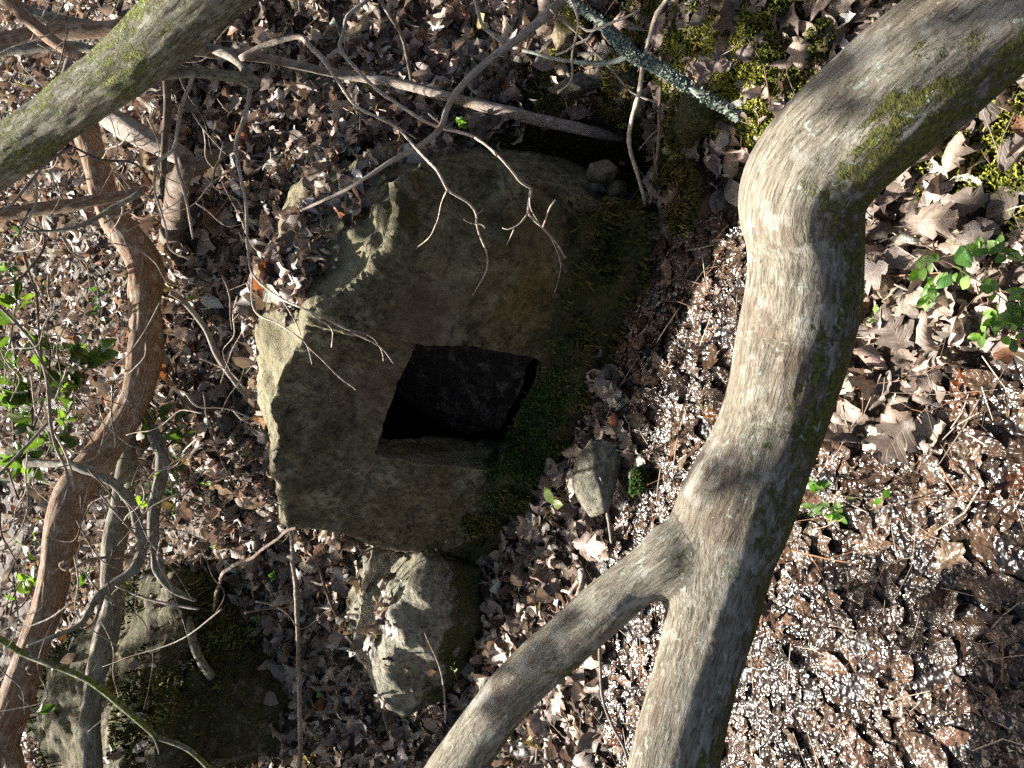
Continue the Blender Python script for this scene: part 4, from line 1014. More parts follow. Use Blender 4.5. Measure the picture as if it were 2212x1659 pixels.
one('back_stem', 'slim grey stem standing behind the twig fork in the upper corner', 'stem', [(358, 165, 9, 2.5), (362, 230, 10, 2.5), (356, 300, 9), (352, 380, 8), (348, 420, 7, 2.5)], BARK_D, seg=14, step=S, ridge=.001, lump=.12, moss=.2, seed=121)
one('back_stem', 'slim curved stem rising behind the leaning trunk to the picture edge', 'stem', [(165, 100, 10, 2.8), (152, 130, 11, 2.8), (140, 170, 11), (120, 220, 10), (110, 260, 10, 2.8)], BARK_G, seg=14, step=S, ridge=.001, lump=.1, seed=122)
one('arched_twig', 'tan twig arching among the bush at the picture edge', 'twig', [(-10, 615, 4, 2.6), (40, 608, 4), (80, 560, 4), (96, 530, 4.5), (93, 500, 4, 2.6), (60, 484, 3.6)], BARK_D, seg=8, step=S, wob=.004, seed=123)
one('bush_stem', 'dark upright stem passing through the green laurel leaves', 'stem', [(50, 545, 3.4, 2.75), (74, 620, 3.6), (82, 700, 3.6, 2.75), (88, 780, 3.6), (84, 860, 3.2)], BARK_D, seg=8, step=S, wob=.005, seed=124)
one('pale_sapling', 'pale bent sapling far back on the slope behind the bush', 'sapling', [(70, 560, 10, 3.9), (85, 610, 9, 3.9), (105, 660, 8), (128, 700, 7), (145, 740, 6, 3.9), (146, 780, 5)], BARK_A, seg=12, step=.02, lump=.1, seed=125)
one('mossy_post', 'mossy dark upright stick among the laurel leaves', 'stick', [(318, 830, 8, 3.05), (314, 900, 9, 3.05), (306, 960, 10), (300, 1010, 10), (294, 1080, 10, 'g0.0')], BARK_D, seg=14, step=S, ridge=.001, lump=.15, moss=.3, seed=126)

# tangle of thin bare twigs
tg = empty('bare_shrub', tuple(at(250, 700, 2.4)))
tag(tg, 'tangle of thin bare twigs criss-crossing in front of the slope and bush', 'shrub')
tr_ = np.random.default_rng(77)
for k_ in range(110):
    x0, y0 = tr_.uniform(-20, 560), (tr_.uniform(330, 1350) if k_ < 80 else tr_.uniform(0, 330))
    an = tr_.normal(1.35, 0.75); ln = tr_.uniform(90, 330); t0 = tr_.uniform(2.0, 2.7)
    pts = []
    for f_ in np.linspace(0, 1, 5):
        pts.append((x0 + math.cos(an) * ln * f_, y0 + math.sin(an) * ln * f_, (2.5 - 1.5 * f_) * tr_.uniform(.8, 1.3), t0 + 0.15 * f_))
        an += tr_.normal(0, 0.22)
    t_min = min(ground_t(p[0], p[1]) for p in pts)
    if t_min < t0 + 0.2: pts = [(a_, b_, c_, d_ - (t0 + .25 - t_min)) for a_, b_, c_, d_ in pts]
    tube('twig', pts, (TWIG, BARK_G, BARK_D)[k_ % 3], tg, 6, 0.012, 0, 0.15, wob=.006, seed=700 + k_)

# ------------------------------------------------------------------ leaves
def leaf_template(kind, ns, na):
    s = np.linspace(0, 1, ns + 1)
    base = np.sin(np.pi * np.clip(s, 0.0, 1)) ** 0.8
    if kind == 'oak':
        w = base * (0.22 + 0.16 * s) * (1 + 0.42 * np.sin(s * np.pi * 7.0 - 0.6)); w = np.maximum(w, 0.03)
    elif kind == 'beech':
        w = base * 0.27 * (1.1 - 0.25 * s)
    elif kind == 'maple':
        w = base * 0.40 * (1 + 0.28 * np.sin(s * np.pi * 5 + 0.4)) * (1.15 - .3 * s); w = np.maximum(w, .03)
    else:
        w = base * 0.19
    w[0] = 0.012; w[-1] = 0.01
    a = np.linspace(-1, 1, na)
    S_, A_ = np.meshgrid(s, a, indexing='ij')
    Wd = w[:, None] * A_
    if kind in ('oak', 'maple'):          # lobes sweep forward
        S_ = S_ + 0.10 * np.abs(A_) * (w[:, None] > 0.25)
    i, j = np.meshgrid(np.arange(ns), np.arange(na - 1), indexing='ij')
    k = (i * na + j).ravel()
    F_ = np.stack([k, k + 1, k + 1 + na, k + na], -1)
    return S_.ravel(), Wd.ravel(), A_.ravel(), F_

def make_leaves(n, kind, ns, na, L, curl, bend, twist, r, rough=0.03):
    """n curled leaves of length L (n,) in local space, lying along x, centred at the origin"""
    s, w, a, F_ = leaf_template(kind, ns, na)
    x = (s[None] - 0.5) * L[:, None]; y = w[None] * L[:, None] * (0.85 + 0.3 * r.random((n, 1)))
    k1 = (curl / L)[:, None] * (0.6 + 0.8 * s[None] * r.random((n, 1)))
    k1 = np.where(np.abs(k1) < 1e-3, 1e-3, k1)
    y2 = np.sin(k1 * y) / k1; z = (1 - np.cos(k1 * y)) / k1
    k2 = (bend / L)[:, None]; k2 = np.where(np.abs(k2) < 1e-3, 1e-3, k2)
    x2 = np.sin(k2 * x) / k2 - z * np.sin(k2 * x); z2 = (1 - np.cos(k2 * x)) / k2 + z * np.cos(k2 * x)
    z2 = z2 + rough * L[:, None] * r.normal(size=x.shape) * (0.3 + np.abs(a)[None])
    tw = twist[:, None] * (s[None] - .5)
    c, sn = np.cos(tw), np.sin(tw)
    y3 = y2 * c - z2 * sn; z3 = y2 * sn + z2 * c
    return np.stack([x2, y3, z3], -1), F_, np.stack([s, a, 0 * s], -1)

def rot_mats(yaw, pitch, roll):
    cy, sy, cp, sp, cr, sr = np.cos(yaw), np.sin(yaw), np.cos(pitch), np.sin(pitch), np.cos(roll), np.sin(roll)
    z = np.zeros_like(cy); o = np.ones_like(cy)
    Rz = np.stack([np.stack([cy, -sy, z], -1), np.stack([sy, cy, z], -1), np.stack([z, z, o], -1)], -2)
    Ry = np.stack([np.stack([cp, z, sp], -1), np.stack([z, o, z], -1), np.stack([-sp, z, cp], -1)], -2)
    Rx = np.stack([np.stack([o, z, z], -1), np.stack([z, cr, -sr], -1), np.stack([z, sr, cr], -1)], -2)
    return Rz @ Ry @ Rx

PAL = np.array([(.37, .285, .22), (.29, .225, .18), (.24, .195, .165), (.34, .245, .20), (.15, .11, .082), (.46, .385, .30), (.30, .25, .215), (.085, .06, .044), (.22, .10, .055), (.42, .16, .05), (.40, .33, .10)])
PW = np.array([.17, .17, .16, .12, .12, .09, .10, .04, .018, .006, .006]); PW = PW / PW.sum()
PAL_NAME = ['tan', 'brown', 'grey-brown', 'pinkish brown', 'dark brown', 'pale buff', 'greyish', 'blackish brown', 'rusty red', 'orange', 'yellow']

def surf_drop(x, y):
    """height of the highest solid surface at (x, y) and what it is"""
    z = float(ground_z(x, y)); who = 0
    for k, b in enumerate(BVH_LIST):
        q = BVH_BOX[k]
        if x < q[0] or x > q[1] or y < q[2] or y > q[3]: continue
        h = b.ray_cast(Vector((x, y, 3.0)), Vector((0, 0, -1)))
        if h[0] is not None and h[0].z > z:
            z = h[0].z; who = k + 1
    return z, who

def in_view(P, margin=120):
    r_ = P - CAM; f_ = r_ @ FWD
    px = 1106 - (r_ @ UPV) / np.maximum(f_, 1e-3) * FPX; py = 829.5 - (r_ @ RGT) / np.maximum(f_, 1e-3) * FPX
    return (f_ > 0.2) & (px > -margin) & (px < 2212 + margin) & (py > -margin) & (py < 1659 + margin), px, py, f_

def scatter_points(n, y0, y1, widen):
    y = y0 + (y1 - y0) * rng.random(n)
    hw = 0.62 * np.hypot(y, 1.3) + widen
    x = (rng.random(n) * 2 - 1) * hw
    return x, y

HOLLOWS = [(face_pt(690, 590, 0.18), .10), (face_pt(640, 530, 0.30), .13), (face_pt(700, 440, 0.34), .15), (face_pt(760, 360, 0.34), .16), (face_pt(840, 330, 0.30), .14), (face_pt(560, 660, 0.42), .14), (face_pt(560, 850, 0.45), .16)]
def place(x, y):
    out = []
    for a, b in zip(x, y):
        near_rock = (a > -1.6 and a < 1.3 and b < 4.2)
        z, who = surf_drop(a, b) if near_rock else (float(ground_z(a, b)), 0)
        out.append((z, who))
    o = np.array(out); return o[:, 0], o[:, 1].astype(int)

def litter(name, n, y0, y1, L0, L1, ns, na, kinds, widen=0.4, tiltmax=1.0, lift=0.012, dryout=0.60, soft=1.0):
    x, y = scatter_points(n, y0, y1, widen)
    gmz = ground_moss(x, y); wt = wetness(x, y)
    keep = rng.random(n) > np.clip(gmz * 0.85, 0, .9)
    keep &= rng.random(n) > wt * dryout
    keep &= ~((np.abs(x - .60) < .14) & (np.abs(y - 1.58) < .24) & (rng.random(n) < .85))
    # damp shaded strip in front of the boulder is thinner
    x, y, wt = x[keep], y[keep], wt[keep]
    z, who = place(x, y)
    hol = np.zeros(len(x))
    for hc, hr_ in HOLLOWS: hol = np.maximum(hol, np.exp(-(((x - hc[0]) ** 2 + (y - hc[1]) ** 2) / hr_ ** 2) ** 2))
    keep = (who == 0) | ((who == 1) & (rng.random(len(x)) < hol * 1.0)) | ((who > 1) & (rng.random(len(x)) < 0.06))
    x, y, z, wt, who = x[keep], y[keep], z[keep], wt[keep], who[keep]
    res = []
    kk = rng.choice(len(kinds), len(x), p=[k[1] for k in kinds])
    for ki, (kind, _) in enumerate(kinds):
        sel = kk == ki; m = int(sel.sum())
        if not m: continue
        w_ = wt[sel] > 0.45
        L = (L0 + (L1 - L0) * rng.random(m) ** 1.9) * (1.0 if kind != 'laurel' else .95)
        flat = np.where(w_, 0.25, soft)
        curl = rng.normal(0, 5.0, m) * flat; bend = rng.normal(0, 2.0, m) * flat; tw = rng.normal(0, 1.3, m) * flat
        V, F_, lc = make_leaves(m, kind, ns, na, L, curl, bend, tw, rng)
        tl = rng.normal(0, .60 * tiltmax, m) * flat; rl = rng.normal(0, .85 * tiltmax, m) * flat
        R_ = rot_mats(rng.random(m) * 2 * np.pi, tl, rl)
        V = np.einsum('nij,nkj->nki', R_, V)
        lowest = V[..., 2].min(1)
        up = np.where(w_, 0.004, lift * (0.2 + 1.6 * rng.random(m)))
        base = np.stack([x[sel], y[sel], z[sel] + np.minimum(-lowest * 0.75, 0.035) + up - 0.006], -1)
        V = V + base[:, None]
        ci = rng.choice(len(PAL), m, p=PW)
        C = np.minimum(PAL[ci] * np.exp(rng.normal(-0.14, 0.42, (m, 1))), 0.5)
        C = C * 0.9 + C.mean(1, keepdims=True) * 0.1
        C = np.where(w_[:, None], C * np.array([.26, .20, .155]), C)
        res.append((kind, V, F_, lc, C, w_, base, ci, L))
    return res

def merge(name, parts, mat, want=None):
    Vs, Fs, Cs, Ls, off = [], [], [], [], 0
    for V, F_, lc, C in parts:
        n, nv = V.shape[:2]
        if not n: continue
        Vs.append(V.reshape(-1, 3)); Fs.append(((np.arange(n) * nv)[:, None, None] + F_[None] + off).reshape(-1, 4))
        Cs.append(np.repeat(C, nv, 0)); Ls.append(np.tile(lc, (n, 1))); off += n * nv
    if not Vs: return None
    m = mesh_np(name, np.vstack(Vs), np.vstack(Fs), {'col': np.vstack(Cs), 'lc': np.vstack(Ls)})
    return link(name, m, mat)

K1 = [('oak', .36), ('beech', .34), ('maple', .05), ('laurel', .25)]
K2 = [('oak', .36), ('beech', .30), ('maple', .10), ('laurel', .24)]
near = litter('near', 8500, 0.25, 2.0, 0.022, 0.095, 9, 5, K1, 0.25)
mid = litter('mid', 12500, 1.7, 3.3, 0.025, 0.115, 9, 3, K1, 0.35)
far = litter('far', 16000, 3.1, 5.6, 0.04, 0.10, 4, 3, K2, 0.6)
far2 = litter('far', 5500, 5.4, 9.5, 0.06, 0.13, 4, 3, [('beech', 1.0)], 1.2)

big = litter('big', 560, 0.55, 3.0, 0.075, 0.115, 13, 5, [('oak', .5), ('beech', .3), ('maple', .2)], 0.2, .55, 0.028, .7, .45)
wetbig = litter('wetbig', 700, 0.25, 1.75, 0.055, 0.10, 11, 5, [('oak', .4), ('beech', .45), ('laurel', .15)], 0.15, .4, 0.012, .05, .45)
bits = litter('bits', 9000, 0.25, 2.3, 0.010, 0.030, 3, 3, [('beech', .6), ('laurel', .4)], 0.2, 1.0, 0.006, 0.1)
# the largest leaves in view become objects of their own
cand = []
for gi, grp in enumerate((near, mid, big, wetbig)):
    for pi, (kind, V, F_, lc, C, w_, base, ci, L) in enumerate(grp):
        ok, px, py, f_ = in_view(base, -15)
        for i in np.nonzero(ok)[0]:
            cand.append((L[i] / f_[i], gi, pi, int(i), px[i], py[i]))
cand.sort(key=lambda c: -c[0])
vis = []
dg = bpy.context.evaluated_depsgraph_get(); dg.update()
for c in cand:
    if len(vis) >= 290: break
    grp = (near, mid, big, wetbig)[c[1]][c[2]]
    p = grp[6][c[3]] + np.array([0, 0, .01])
    d = Vector(p - CAM); dist = d.length
    hit = scene.ray_cast(dg, Vector(CAM), d.normalized(), distance=dist - 0.02)
    if hit[0] and hit[4] is not None and hit[4].name != 'ground': continue
    vis.append(c)
taken = {}
for c in vis: taken.setdefault((c[1], c[2]), set()).add(c[3])
ZONES = lambda x, y: ('on the glittering mud by the lower edge' if x > 1100 and y > 1230 else 'beyond the thick trunk near the green vine' if x > 1650 and y < 1000 else 'on the ground beneath the thick trunk' if x > 1650 else
                      'on the mossy side above the thick trunk' if y < 420 and x > 1250 else 'between the boulder foot and the thick trunk' if x > 1150 else 'on the slope above the boulder' if y < 700 else 'on the slope beside the ridged stone')
KN = {'oak': 'lobed oak', 'beech': 'oval', 'maple': 'broad jagged', 'laurel': 'narrow laurel'}
for c in vis:
    kind, V, F_, lc, C, w_, base, ci, L = (near, mid, big, wetbig)[c[1]][c[2]]
    i = c[3]
    m = mesh_np('fallen_leaf', V[i] - base[i], F_, {'col': np.repeat(C[i:i + 1], V.shape[1], 0), 'lc': lc})
    o = link('fallen_leaf', m, LEAF_WET if w_[i] else LEAF_DRY)
    o.location = base[i]
    lab = '%s %s%s leaf lying %s' % (PAL_NAME[ci[i]], 'wet ' if w_[i] else '', KN[kind], ZONES(c[4], c[5]))
    tag(o, lab, 'leaf', lab.replace(' leaf lying', ' leaves'))
dry, wet = [], []
for gi, grp in enumerate((near, mid, big, wetbig, far, far2, bits)):
    for pi, (kind, V, F_, lc, C, w_, base, ci, L) in enumerate(grp):
        keep = np.ones(len(V), bool)
        for i in taken.get((gi, pi), ()): keep[i] = False
        a = keep & ~w_; dry.append((V[a], F_, lc, C[a])); b = keep & w_; wet.append((V[b], F_, lc, C[b]))
tag(merge('leaf_litter', dry, LEAF_DRY), 'dense carpet of curled dry brown leaves over the whole slope', 'leaf litter', kind='stuff')
tag(merge('wet_leaf_litter', wet, LEAF_WET), 'flat wet dark leaves stuck to the glittering mud', 'leaf litter', kind='stuff')

# ------------------------------------------------------------------ fallen twiglets and needles
def twiglets(n):
    x, y = scatter_points(n, 0.3, 4.5, 0.3)
    z, who = place(x, y)
    k = who == 0; x, y, z = x[k], y[k], z[k]; n = len(x)
    L = 0.03 + 0.16 * rng.random(n) ** 2; r = 0.0007 + 0.0018 * rng.random(n) ** 2
    az = rng.random(n) * 2 * np.pi; el = rng.normal(0, .22, n)
    d = np.stack([np.cos(az) * np.cos(el), np.sin(az) * np.cos(el), np.sin(el)], -1)
    s = np.cross(d, [0, 0, 1.0]); s /= np.linalg.norm(s, axis=1)[:, None]; u = np.cross(s, d)
    c = np.stack([x, y, z + 0.022 + .01 * rng.random(n)], -1)
    kink = rng.normal(0, .06, (n, 1)) * L[:, None]
    V = []
    for e, rr in ((-.5, 1), (0, .9), (.5, .5)):
        ctr = c + d * (L * e)[:, None] + (s * kink if e == 0 else 0)
        for q in range(3):
            V.append(ctr + (s * math.cos(q * 2.094) + u * math.sin(q * 2.094)) * (r * rr)[:, None])
    V = np.stack(V, 1)
    F_ = []
    for k_ in (0, 1):
        for q in range(3): F_.append((k_ * 3 + q, k_ * 3 + (q + 1) % 3, k_ * 3 + 3 + (q + 1) % 3, k_ * 3 + 3 + q))
    pal = np.array([(.10, .07, .05), (.22, .17, .13), (.36, .29, .23), (.20, .11, .06)])
    C = pal[rng.integers(0, 4, n)] * (.7 + .6 * rng.random((n, 1)))
    m = mesh_np('twig_litter', V.reshape(-1, 3), ((np.arange(n) * 9)[:, None, None] + np.array(F_)[None]).reshape(-1, 4), {'col': np.repeat(C, 9, 0)})
    o = link('twig_litter', m, MOSS)
    tag(o, 'scattered thin twigs and stalks among the leaf litter', 'twigs', kind='stuff')
twiglets(2700)

# ground moss
k_ = GV[(np.abs(GV[:, 0]) < 2) & (GV[:, 1] > .2) & (GV[:, 1] < 3)]
w_ = ground_moss(k_[:, 0], k_[:, 1]) ** 1.5
sel = rng.choice(len(k_), 30000, p=w_ / w_.sum())
P2 = k_[sel] + np.stack([rng.normal(0, .008, 30000), rng.normal(0, .008, 30000), np.zeros(30000)], -1)
P2[:, 2] = ground_z(P2[:, 0], P2[:, 1])
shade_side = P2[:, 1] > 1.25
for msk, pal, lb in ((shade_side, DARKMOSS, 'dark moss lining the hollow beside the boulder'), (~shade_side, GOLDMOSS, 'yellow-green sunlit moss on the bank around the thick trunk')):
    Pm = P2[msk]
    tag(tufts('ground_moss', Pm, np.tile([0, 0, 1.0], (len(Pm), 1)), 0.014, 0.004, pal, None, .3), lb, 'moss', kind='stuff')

# ------------------------------------------------------------------ green plants
def leafy(name, label, cat, stems, leaf_len, n_per, kind, cols, seed, stem_mat=None, spread=0.5, group=None, hang=0.2):
    """stems: list of pixel paths like tubes; leaves alternate along the outer part of each stem"""
    r = np.random.default_rng(seed)
    root = empty(name, tuple(resolve(stems[0])[0][:3]))
    tag(root, label, cat, group)
    for si, st in enumerate(stems):
        Wp = np.array(resolve(st))
        tube('stem', Wp, stem_mat or BARK_D, root, 6, 0.012, 0, .1, seed=seed + si, world=True, wob=.003)
        C = catmull(Wp, 0.01)[:, :3]
        n = n_per
        V0, F_, lc = make_leaves(n, kind, 8, 5, leaf_len * (0.65 + .6 * r.random(n)), r.normal(1.6, .8, n), r.normal(-.5, .5, n), r.normal(0, .3, n), r, 0.004)
        for i in range(n):
            f = 1.0 if i < 3 else 0.35 + 0.65 * r.random()
            k = min(len(C) - 2, int(f * (len(C) - 1)))
            p = C[k]; T = C[min(k + 1, len(C) - 1)] - C[max(k - 1, 0)]; T = T / (np.linalg.norm(T) + 1e-9)
            dv = T * 0.5 + r.normal(0, spread, 3) + np.array([0, 0, .35 - hang]) - FWD * 0.15; dv /= np.linalg.norm(dv)
            up = np.array([0, 0, 1.0]) + r.normal(0, .35, 3) - FWD * .25; sd_ = np.cross(up, dv); sd_ /= np.linalg.norm(sd_); up = np.cross(dv, sd_)
            Lh = leaf_len * .5
            M3 = np.stack([dv, sd_, up], -1)
            Vw = V0[i] @ M3.T + p + dv * Lh * 1.05
            cc_ = np.array(cols[r.integers(0, len(cols))]) * (.75 + .5 * r.random())
            m = mesh_np('leaf', Vw, F_, {'col': np.repeat(cc_[None], len(Vw), 0), 'lc': lc})
            link('leaf', m, LEAF_GREEN, root)
    return root
GC = [(.08, .125, .03), (.115, .165, .04), (.065, .10, .028), (.16, .205, .05)]
BC = [(.14, .21, .08), (.19, .27, .12), (.10, .17, .06)]
leafy('laurel_bush', 'bushy green laurel with glossy pointed leaves at the far picture edge', 'bush',
      [[(60, 960, 4, 2.95), (70, 900, 3.5), (60, 830, 3, 2.9)], [(60, 960, 4, 2.95), (95, 860, 3), (110, 770, 2.6, 2.9), (100, 730, 2)], [(30, 950, 4, 2.95), (30, 850, 3, 2.9), (35, 760, 2.4)],
       [(90, 960, 3, 2.9), (140, 900, 3), (165, 830, 2.4, 2.85)], [(20, 760, 3, 2.8), (30, 690, 2.4), (38, 640, 2, 2.8)], [(110, 900, 3, 2.95), (150, 800, 2.6), (175, 745, 2, 2.9)],
       [(60, 960, 3, 2.9), (100, 950, 3), (140, 965, 2.4, 2.85)], [(40, 930, 3, 3.0), (50, 990, 3), (75, 1010, 2.4, 2.9)], [(150, 850, 2.6, 2.9), (190, 790, 2.4), (215, 760, 2)]], 0.085, 17, 'beech', GC, 501, hang=.05)
leafy('laurel_sprig', 'green laurel sprig spreading its leaves behind the crooked limb', 'bush',
      [[(330, 1010, 3.4, 2.9), (350, 940, 3), (390, 900, 2.4, 2.85), (400, 860, 2)], [(330, 1010, 3, 2.9), (370, 960, 3), (405, 935, 2.4, 2.85)], [(330, 1010, 3, 2.9), (365, 1020, 2.4), (395, 1000, 2, 2.85)],
       [(320, 1030, 3, 2.92), (360, 1060, 2.4), (385, 1075, 2, 2.85)], [(300, 1010, 3, 2.92), (285, 1050, 2.4), (295, 1090, 2, 2.9)], [(335, 960, 2.6, 2.9), (330, 920, 2.4), (345, 895, 2, 2.85)]], 0.075, 7, 'beech', GC, 502)
leafy('laurel_sprig', 'yellow-green leaf sprig at the picture edge left of the sinuous trunk', 'bush',
      [[(20, 1330, 3, 2.9), (35, 1280, 2.6), (50, 1250, 2, 2.85)], [(20, 1330, 3, 2.9), (55, 1300, 2.6), (75, 1250, 2)], [(15, 1250, 3, 2.9), (50, 1180, 2.4), (75, 1150, 2, 2.85)]], 0.06, 6, 'beech', [(.14, .22, .025), (.09, .17, .03), (.22, .25, .03)], 503)
leafy('pale_shrub', 'hazy pale green shrub far up the slope behind the laurel bush', 'bush',
      [[(120 + dx, 800 + dy, 3, 4.2), (100 + dx, 740 + dy, 2.4), (70 + dx, 700 + dy, 2, 4.1)] for dx, dy in ((0, 0), (30, -60), (60, 40), (-40, 160), (20, 140), (-60, -120), (-20, -200), (50, -150), (-70, 40), (-80, 280))], 0.07, 16, 'laurel', BC, 504, spread=.8)
leafy('sprout', 'two bright green leaves on a sprout by the slender grey trunk', 'seedling', [[(200, 1200, 2.4, 2.95), (190, 1235, 2), (180, 1240, 1.5)]], 0.055, 4, 'beech', GC, 505)
leafy('sprout', 'drooping green leaves in front of the layered outcrop', 'seedling', [[(40, 1500, 2.4, 2.6), (70, 1530, 2), (85, 1545, 1.5)]], 0.06, 4, 'beech', GC, 506)
# seedlings and vines in front
VC = [(.15, .27, .05), (.20, .34, .08), (.12, .23, .05), (.26, .38, .13)]
leafy('seedling', 'small bright green seedling between twigs above the boulder', 'seedling', [[(1012, 282, 1.6, 'g0.02'), (1008, 268, 1.4, 'g0.05'), (1005, 260, 1.2, 'g0.07')], [(1010, 275, 1.4, 'g0.03'), (990, 265, 1.2, 'g0.06')]], 0.024, 6, 'beech', VC, 511)
leafy('seedling', 'tiny pale seedling on the leaves beside the bare stem at the top', 'seedling', [[(1095, 55, 1.2, 'g0.01'), (1092, 45, 1, 'g0.04')]], 0.022, 5, 'beech', VC, 512)
leafy('seedling', 'pair of small green leaves on the dark fallen pole', 'seedling', [[(1335, 300, 1.2, 'g0.02'), (1340, 275, 1, 'g0.07'), (1342, 265, 1, 'g0.09')]], 0.022, 4, 'beech', VC, 513)
leafy('seedling', 'yellow-green leaves sprouting at the boulder\'s mossy lower corner', 'seedling', [[(1165, 1140, 1.6, 'g0.01'), (1180, 1110, 1.5, 'g0.05'), (1195, 1085, 1.2, 'g0.08')]], 0.05, 4, 'beech', [(.20, .25, .06), (.16, .24, .05)], 514)
vine = [[(2230, 700, 2, 'g0.10'), (2160, 640, 2, 'g0.12'), (2080, 590, 1.8, 'g0.13'), (2020, 560, 1.5, 'g0.12'), (1975, 590, 1.2, 'g0.10')], [(2200, 560, 1.8, 'g0.12'), (2150, 540, 1.6), (2100, 545, 1.3, 'g0.11')],
        [(2160, 640, 1.6, 'g0.11'), (2150, 690, 1.5), (2110, 730, 1.2, 'g0.08')], [(2220, 620, 1.6, 'g0.1'), (2180, 690, 1.4), (2190, 750, 1.2, 'g0.08')], [(2060, 585, 1.5, 'g0.12'), (2010, 625, 1.3), (2000, 650, 1.2, 'g0.09')],
        [(2230, 560, 1.6, 'g0.1'), (2210, 640, 1.4), (2205, 690, 1.2, 'g0.09')]]
leafy('green_vine', 'trailing vine with small round bright green leaves beyond the thick trunk', 'vine', vine, 0.025, 15, 'beech', VC, 515, spread=.8)
leafy('green_vine', 'large glossy pointed leaves rising out of the round-leaved vine', 'vine', [[(2075, 570, 2, 'g0.12'), (2080, 600, 1.6, 'g0.13')]], 0.055, 4, 'beech', [(.10, .24, .06)], 516, spread=.9)
leafy('green_vine', 'thin creeping vine with pale leaves at the shaded edge of the thick trunk', 'vine', [[(2240, 1082, 1.4, 'g0.06'), (2000, 1078, 1.4, 'g0.06'), (1850, 1076, 1.4), (1790, 1070, 1.4, 'g0.06'), (1745, 1110, 1.2, 'g0.05')], [(1790, 1070, 1.2, 'g0.06'), (1770, 1050, 1.2), (1755, 1045, 1, 'g0.05')], [(1800, 1070, 1.2, 'g0.05'), (1810, 1110, 1.2), (1790, 1125, 1, 'g0.04')]], 0.026, 9, 'beech', VC, 517, spread=.7)
leafy('seedling', 'few green leaves on litter beyond the thick trunk near its bend', 'seedling', [[(1855, 645, 1.2, 'g0.02'), (1850, 620, 1.2, 'g0.05')], [(1895, 690, 1.2, 'g0.01'), (1885, 680, 1, 'g0.04')]], 0.03, 3, 'beech', VC, 518)
leafy('seedling', 'pale seedling beside the ridged stone near the forked limb', 'seedling', [[(990, 1500, 1.2, 'g0.01'), (985, 1465, 1.1, 'g0.06'), (978, 1440, 1, 'g0.09')]], 0.022, 6, 'beech', VC, 519)
leafy('fern', 'small dark fern frond on the slope left of the trunk bend', 'fern', [[(205, 605, 2, 'g0.04'), (212, 640, 1.6, 'g0.06'), (220, 690, 1.2, 'g0.05')]], 0.05, 16, 'laurel', [(.04, .09, .03), (.06, .12, .04)], 520, spread=.7)
for i_, (x_, y_) in enumerate(((560, 1330), (600, 1240), (700, 1500), (470, 1180), (690, 1590), (420, 640), (450, 1040), (330, 1180), (90, 1120))):
    leafy('seedling', ('tiny green sprout among the leaves, %s' % ['beside the upright stick', 'near the boulder corner', 'below the root stick', 'up the slope from the leaning stick', 'at the lower edge of the leaves', 'by the grey stick', 'under the laurel sprig', 'by the splintered limb', 'beside the sinuous trunk'][i_]), 'seedling',
          [[(x_, y_, 1.2, 'g0.01'), (x_ - 6, y_ + 3, 1, 'g0.04')]], 0.028, 4, 'beech', VC, 530 + i_)

# ------------------------------------------------------------------ overhead foliage (unseen; gaps and clumps placed to light or shade chosen spots)
SA = np.cross(SUN, [0, 0, 1.0]); SA /= np.linalg.norm(SA); SB = np.cross(SA, SUN)
def sunq(p): return np.array([np.asarray(p) @ SA, np.asarray(p) @ SB])
def gq(x, y, h=0.0): return sunq(on_ground(x, y, h))
GAPS = [(sunq(at(1630, 560, 1.13)), .07), (sunq(at(1635, 670, 1.13)), .08), (sunq(at(1600, 800, 1.15)), .08), (sunq(at(1560, 900, 1.18)), .05), (sunq(at(1700, 330, 1.05)), .07), (sunq(at(1900, 120, .95)), .05), (sunq(at(1470, 1140, 1.2)), .07),
        (sunq(at(1420, 1480, 1.3)), .05), (sunq(at(1200, 1340, 1.35)), .05), (sunq(face_pt(600, 800, .1)), .16), (sunq(face_pt(585, 850, .05)), .12), (sunq(face_pt(620, 700, .1)), .14), (sunq(face_pt(790, 600, .05)), .10), (sunq(face_pt(700, 640, .02)), .08), (sunq(face_pt(865, 420, .0)), .05), (sunq(at(850, 1360, 2.42)), .14), (sunq(face_pt(870, 430)), .04),
        (gq(800, 420), .16), (gq(640, 380), .2), (gq(560, 230), .2), (gq(470, 1150), .22), (gq(600, 1280), .2), (gq(560, 1500), .16), (gq(700, 1480), .12), (gq(1280, 1560), .16), (gq(1700, 1500), .2), (gq(1950, 1520), .15), (gq(1950, 1000), .16), (gq(2150, 1100), .12),
        (gq(1500, 700), .10), (gq(1450, 980), .07), (gq(1950, 420), .08), (gq(2150, 260), .10), (gq(1700, 190), .06), (gq(60, 560), .3), (gq(100, 250), .25), (gq(1150, 1400), .10), (gq(780, 60), .12), (gq(960, 60), .10), (gq(1450, 420), .06)]
gr_ = np.random.default_rng(21)
GAPS += [(gq(x_, y_), r_) for x_, y_, r_ in zip(gr_.uniform(20, 1000, 34), np.concatenate([gr_.uniform(20, 620, 16), gr_.uniform(600, 1640, 18)]), gr_.uniform(.09, .19, 34))]
